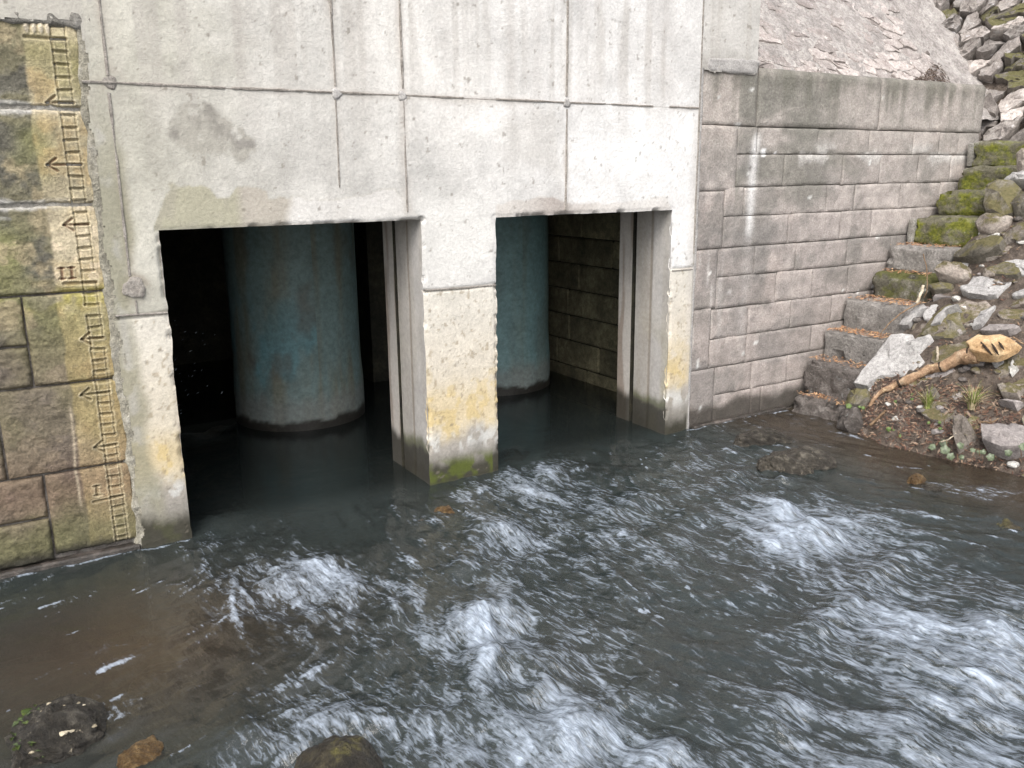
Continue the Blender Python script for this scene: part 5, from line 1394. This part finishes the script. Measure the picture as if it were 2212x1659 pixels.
# ================================================================== WATER
def mat_water():
    t = NT('river_water')
    g = t.pos()
    fo = t.attr('foam_sheen').outputs['Fac']; mk = t.attr('murk').outputs['Fac']; tb = t.attr('turb').outputs['Fac']
    # surface ripples drawn out along the stream
    rot = t.new('ShaderNodeMapping'); rot.inputs['Rotation'].default_value = (0, 0, math.radians(78)); t.link(g, rot.inputs['Vector'])
    st = t.noise(t.scaled(rot.outputs[0], 14, 62, 1), 1.0, 4, .62, .5)
    st2 = t.noise(t.scaled(rot.outputs[0], 34, 130, 1), 1.0, 3, .6, .6)
    iso = t.noise(g, 46, 4, 0.65, 0.4)
    hb = t.math('ADD', t.math('MULTIPLY', st, 1.2), t.math('ADD', t.math('MULTIPLY', iso, .6), t.math('MULTIPLY', st2, .4)))
    b = t.new('ShaderNodeBump'); b.inputs['Distance'].default_value = .020
    t.link(hb, b.inputs['Height']); t.link(t.mapr(tb, 0, 1, .06, .60), b.inputs['Strength'])
    nrm = b.outputs[0]
    tr = t.new('ShaderNodeBsdfTransparent'); tr.inputs[0].default_value = (.50, .54, .49, 1)
    df = t.new('ShaderNodeBsdfDiffuse')
    murk = t.mix(t.attr('brown').outputs['Fac'], (.036, .047, .047), (.076, .059, .043))
    t.link(murk, df.inputs[0])
    body = t.new('ShaderNodeMixShader'); t.link(mk, body.inputs[0]); t.link(tr.outputs[0], body.inputs[1]); t.link(df.outputs[0], body.inputs[2])
    gl = t.new('ShaderNodeBsdfGlossy'); gl.inputs['Roughness'].default_value = .09; t.link(nrm, gl.inputs['Normal'])
    fr = t.new('ShaderNodeFresnel'); fr.inputs['IOR'].default_value = 1.58; t.link(nrm, fr.inputs['Normal'])
    w = t.new('ShaderNodeMixShader'); t.link(fr.outputs[0], w.inputs[0]); t.link(body.outputs[0], w.inputs[1]); t.link(gl.outputs[0], w.inputs[2])
    fs = t.new('ShaderNodeBsdfPrincipled'); fs.inputs['Base Color'].default_value = (.46, .53, .63, 1); fs.inputs['Roughness'].default_value = .3  # froth colour, tinted blue to stand in for sky reflection too
    t.link(nrm, fs.inputs['Normal'])
    brk = t.math('ADD', t.math('MULTIPLY', t.math('SUBTRACT', st, .5), 1.3), t.math('ADD', t.math('MULTIPLY', t.math('SUBTRACT', st2, .5), .9), t.math('MULTIPLY', t.math('SUBTRACT', iso, .5), .7)))
    gate = t.mapr(fo, 0.0, .12, 0, 1)
    f1 = t.mapr(t.math('ADD', fo, t.math('MULTIPLY', brk, gate)), .10, 1.05, 0, .86)
    # broken flecks of froth and painted sky glints, many where the rapids are strong
    fk = t.noise(t.scaled(rot.outputs[0], 17, 56, 1), 1.0, 3, .6, .9)
    fk2 = t.noise(t.scaled(rot.outputs[0], 6.5, 21, 1), 1.0, 3, .6, 1.0)
    fv = t.math('ADD', t.math('MULTIPLY', fk, .5), t.math('MULTIPLY', fk2, .5))
    dn = t.attr('rapid').outputs['Fac']
    thr = t.math('SUBTRACT', .645, t.math('MULTIPLY', dn, .25))
    f2 = t.math('MULTIPLY', t.mapr(t.math('SUBTRACT', fv, thr), -.02, .22, 0, 1), t.mapr(dn, .02, .5, 0, .66))
    ff = t.math('MAXIMUM', f1, f2)
    m = t.new('ShaderNodeMixShader'); t.link(ff, m.inputs[0]); t.link(w.outputs[0], m.inputs[1]); t.link(fs.outputs[0], m.inputs[2])
    t.link(m.outputs[0], t.out.inputs['Surface'])
    return t.m
def build_water():
    h = .0085
    gx = np.arange(-1.3, 4.9, h); gy = np.arange(-3.75, .70, h)
    X, Y = np.meshgrid(gx, gy)
    # stream direction, read from the run of the surface streaks
    ctrl = [((500, 1150), (.5, 1)), ((650, 1300), (1, .9)), ((900, 1000), (.3, 1)), ((1050, 1250), (.25, 1)), ((1050, 1430), (.12, 1)), ((1250, 1450), (1, .9)),
            ((1200, 1100), (1, .35)), ((1500, 1100), (1, .45)), ((1800, 1150), (1, .4)), ((1700, 1200), (.6, 1)), ((1900, 1500), (1, .42)), ((2100, 1600), (1, .25)),
            ((1300, 1600), (1, .8)), ((1000, 1600), (.7, 1)), ((780, 1560), (1, -.55)), ((300, 1350), (1, -.35)), ((150, 1450), (1, -.5)), ((2000, 1100), (1, .1)), ((2150, 1250), (1, .2)),
            ((1300, 1000), (.5, 1)), ((1600, 1400), (1, .3)), ((450, 1550), (1, -.6)), ((1450, 1600), (1, .6)), ((1200, 1250), (.8, .7))]
    S2 = np.zeros_like(X); C2 = np.zeros_like(X); Wt = np.zeros_like(X)
    for (px, py), (dx, dy) in ctrl:
        p, q = on_water(px, py), on_water(px+dx*20, py+dy*20); a = math.atan2(q[1]-p[1], q[0]-p[0])
        w = 1/((X-p[0])**2+(Y-p[1])**2+.04)**1.6
        S2 += w*math.sin(2*a); C2 += w*math.cos(2*a); Wt += w
    A = .5*np.arctan2(S2, C2)+(fbm(X*1.4, Y*1.4, 3, 451)-.5)*.7
    ux, uy = np.cos(A), np.sin(A)
    # rapids strength
    dn = [((200, 1400), .03), ((80, 1300), .03), ((450, 1450), .08), ((600, 1000), .0), ((800, 1050), .0), ((800, 1170), .03), ((1200, 930), .06), ((1350, 980), .10), ((650, 1250), .62), ((470, 1180), .30), ((1050, 1370), .72), ((850, 1440), .34),
          ((1060, 1200), .42), ((930, 1300), .30), ((1200, 1130), .50), ((1130, 1010), .55), ((1500, 1080), .42), ((1720, 1140), .85), ((1900, 1020), .05), ((2100, 1080), .10), ((2150, 1180), .20), ((1930, 1230), .50), ((1600, 1280), .36),
          ((1480, 1400), .24), ((2000, 1380), .70), ((2150, 1430), .75), ((1500, 1550), .30), ((1230, 1600), .70), ((2100, 1560), .62), ((700, 1540), .48), ((400, 1600), .10), ((1830, 1560), .36), ((1000, 1500), .46), ((1700, 1620), .50), ((300, 1250), .03),
          ((1350, 1250), .36), ((1250, 1420), .50), ((600, 1420), .22), ((560, 1620), .35), ((1900, 1640), .55), ((2100, 1300), .5), ((1440, 985), .30), ((1600, 1000), .35), ((1550, 1150), .45)]
    D = np.zeros_like(X); Wt = np.zeros_like(X)
    for (px, py), v in dn:
        p = on_water(px, py); w = 1/((X-p[0])**2+(Y-p[1])**2+.006)**1.7
        D += w*v; Wt += w
    D = D/Wt
    D = D*smooth(.15, -.12, Y)
    # line-integral convolution of noise along the stream gives the streaky surface
    ny, nx = X.shape
    I0, J0 = np.meshgrid(np.arange(nx, dtype=float), np.arange(ny, dtype=float))
    rg = np.random.default_rng(5)
    wn = rg.random((ny, nx))
    def blur(a, n):
        for _ in range(n):
            a = (np.roll(a, 1, 0)+np.roll(a, -1, 0)+np.roll(a, 1, 1)+np.roll(a, -1, 1)+2*a)/6
        return a
    med = fbm(X*16, Y*16, 2, 455); med2 = fbm(X*7, Y*7, 3, 456)
    fineN = blur(wn, 2); fineN = (fineN-fineN.mean())/fineN.std()
    def lic(N, steps, st):
        acc = N.copy(); c = 1
        for sgn in (1, -1):
            I, J = I0.copy(), J0.copy()
            for k in range(steps):
                ii = np.clip(I, 0, nx-1).astype(int); jj = np.clip(J, 0, ny-1).astype(int)
                I += sgn*ux[jj, ii]*st; J += sgn*uy[jj, ii]*st
                ii = np.clip(I, 0, nx-1).astype(int); jj = np.clip(J, 0, ny-1).astype(int)
                acc += N[jj, ii]; c += 1
        a = acc/c; return (a-a.mean())/(a.std()+1e-9)
    Lf = lic(fineN, 5, 1.1); Lm = lic(med, 9, 1.5); Ll = lic(med2, 12, 2.4)
    patch = fbm(X*3.2, Y*3.2, 4, 457)
    # standing waves: (photo point, size along / across, height, foam)
    Zb = np.zeros_like(X); Fb = np.zeros_like(X)
    def hump(px, py, l, w, hh, foam_sheen, ang=None, skew=.35):
        nonlocal Zb, Fb
        p = on_water(px, py); dx, dy = X-p[0], Y-p[1]
        if ang is None: i, j = int((p[0]-gx[0])/h), int((p[1]-gy[0])/h); ang = A[np.clip(j, 0, ny-1), np.clip(i, 0, nx-1)]
        s_, c_ = math.sin(ang), math.cos(ang)
        u = dx*c_+dy*s_; v = -dx*s_+dy*c_
        k = np.exp(-(u/l)**2-(v/w)**2)
        hh = hh*.60
        Zb = Zb+hh*k-.45*hh*np.exp(-((u-l*1.5)/(l*1.1))**2-(v/(w*1.2))**2)
        Fb = np.maximum(Fb, foam_sheen*np.exp(-(u/(l*1.15))**2-(v/(w*1.05))**2))
    FD = -math.pi/2
    hump(650, 1245, .16, .24, .085, .75, FD+.3); hump(740, 1290, .10, .16, .05, .7, FD+.5); hump(470, 1120, .14, .12, .05, .35, FD)
    hump(560, 1215, .06, .18, .03, .5, FD+.5); hump(450, 1188, .03, .14, .02, .6, FD+.3)
    hump(1060, 1160, .14, .15, .11, .35, FD); hump(1000, 1225, .08, .10, .04, .4, FD); hump(1130, 1215, .10, .15, .05, .45, FD)
    hump(1040, 1345, .10, .16, .10, 1.0, FD+.15); hump(1080, 1420, .16, .12, .06, .7, FD); hump(1180, 1450, .18, .10, .04, .6, FD+.4)
    hump(1690, 1105, .09, .12, .085, 1.0, FD); hump(1720, 1160, .15, .14, .08, .85, FD+.1); hump(1660, 1180, .06, .06, .05, .9, FD); hump(1790, 1150, .14, .12, .05, .65, FD+.3)
    hump(1690, 1040, .05, .05, .05, .7, FD); hump(1100, 985, .06, .10, .03, .8, FD+.6); hump(1180, 1030, .08, .16, .04, .55, FD+.5); hump(1500, 960, .05, .12, .03, .55, FD+.8); hump(1580, 1030, .10, .13, .05, .6, FD+.3)
    hump(1380, 1080, .10, .22, .04, .4, FD+.4); hump(1900, 1230, .10, .26, .06, .55, FD+.2); hump(2120, 1200, .05, .10, .03, .6, FD+.4)
    hump(2150, 1390, .13, .25, .08, .9, FD+.35); hump(1960, 1380, .13, .22, .06, .75, FD+.3); hump(2080, 1480, .12, .22, .05, .6, FD+.5)
    hump(1230, 1600, .10, .15, .06, .85, FD+.2); hump(1110, 1560, .12, .13, .05, .6, FD); hump(1290, 1530, .10, .18, .05, .55, FD+.3); hump(1000, 1520, .08, .12, .04, .5, FD)
    hump(750, 1560, .08, .34, .06, .6, FD-.5); hump(610, 1610, .07, .20, .04, .5, FD-.7); hump(1150, 1490, .05, .08, .05, .7, FD)
    hump(1440, 1640, .10, .2, .05, .6, FD+.2); hump(1950, 1590, .1, .3, .04, .55, FD+.5); hump(1700, 1540, .08, .25, .03, .4, FD+.4); hump(850, 1340, .05, .16, .03, .5, FD+.9)
    hump(1800, 1330, .07, .26, .04, .55, FD+.2); hump(860, 1285, .012, .03, .004, .9, FD+1.3)
    near = np.clip(D+.55*np.clip(Fb, 0, 1), 0, 1)
    Zw = Zb + np.sqrt(near)*(.026*(fbm(X*4.5, Y*4.5, 3, 459)-.5)*2+.020*(fbm(X*10, Y*8, 3, 462)-.5)*2+.0062*Ll+.0040*Lm+.0016*Lf) + .0016*(fbm(X*7, Y*12, 3, 460)-.5)*2 + .0009*Lm*smooth(.02, .1, D)
    crest = np.clip(Fb, 0, 1)
    rough = crest**2*((fbm(X*50, Y*50, 3, 461)-.5)*.024+(fbm(X*22, Y*22, 3, 464)-.5)*.03)
    Zw = Zw+rough
    # foam and aerated water, sky reflection painted in too: grey-white streaks, denser where the rapids are strong
    q = .50*Lf+.60*Lm+.50*Ll+1.3*(patch-.5)*2
    dens = np.clip(D+crest*.28, 0, 1.0)
    thr = 1.40-2.25*dens
    F = smooth(thr-.9, thr+3.0, q)*np.clip(.22+dens*.80, 0, .9)
    F = np.maximum(F, smooth(.85, 1.6, crest+(fbm(X*30, Y*30, 4, 463)-.5)*1.1+.14*Lf+.16*Lm)*1.0)
    # thin drifting froth flecks on the calm water, with the stream
    fl = smooth(2.1, 2.7, Lf*.75+Lm*.75)*.6*smooth(-.1, -.3, Y)
    F = np.maximum(F, fl)
    F *= smooth(.12, -.10, Y-.10*(fbm(X*5, Y*2, 3, 465)-.5))
    # froth clinging along the foot of the pier and wall
    F = np.maximum(F, .6*np.exp(-((Y+.022)/.010)**2)*smooth(.38, .56, fbm(X*18, Y*18, 3, 467))*((X < .28) | (X > 3.4)))
    inside = np.maximum(smooth(-.05, .3, Y), 0)
    murk = .62-.30*inside+.15*(fbm(X*1.3, Y*1.3, 3, 469)-.5)*2
    shallow = np.exp(-(((X+.15)/.7)**2+((Y+.95)/.55)**2))+smooth(3.6, 4.2, X)
    murk = np.clip(murk-.12*shallow, .2, .95)
    P = np.stack([X, Y, Zw], -1)
    # widen the sheet beyond the detailed part: stretch outer rings far out
    ext = 6.0
    Xe = np.concatenate([[gx[0]-ext], gx, [gx[-1]+1.5]]); Ye = np.concatenate([[gy[0]-ext], gy, [4.25]])
    XX, YY = np.meshgrid(Xe, Ye)
    def pad(a): return np.pad(a, 1, mode='edge')
    Zp = pad(Zw); Zp[:, 0] = 0; Zp[:, -1] = 0; Zp[0] = 0; Zp[-1] = 0
    o = grid_mesh('water', np.stack([XX, YY, Zp], -1), None, mat_water(), None, None,
                  {'foam_sheen': pad(F), 'rapid': pad(np.clip(D*1.05+crest*.25, 0, 1)), 'murk': pad(murk), 'brown': pad(np.clip(shallow*.85+.25*(fbm(X*1.6, Y*1.6, 3, 470)-.3), 0, 1)), 'turb': np.clip(pad(near)*1.2, 0, 1)})
    tag(o, None, None, None, 'structure')
build_water()
def spray():
    rg = np.random.default_rng(3); V = []; Fc = []
    for i in range(34):
        px = 368+abs(rg.normal())*38; py = rg.uniform(690, 905)
        p = on_plane(px, py, (0, .40, 0), (0, 1, 0))+np.array((0, rg.uniform(-.08, .12), 0))
        L = rg.uniform(.003, .011); w = rg.uniform(.0006, .0014)
        d = np.array((.75, .1, .45+rg.normal()*.2)); d /= np.linalg.norm(d); n1 = np.cross(d, (0, 1, 0)); n1 /= np.linalg.norm(n1); n2 = np.cross(d, n1)
        o = len(V)
        V += [tuple(p-d*L)]+[tuple(p+n1*w*math.cos(a)+n2*w*math.sin(a)) for a in (0, 1.57, 3.14, 4.71)]+[tuple(p+d*L)]
        for k in range(4):
            a, b = o+1+k, o+1+(k+1) % 4
            Fc += [(o, b, a), (o+5, a, b)]
    t = NT('water_drop'); t.principled((.13, .15, .17), .25)
    o = mesh_obj('water_spray', V, Fc, t.m); tag(o, 'thin spray of drops glinting in the dark of the left opening', 'spray', None, 'stuff')
spray()
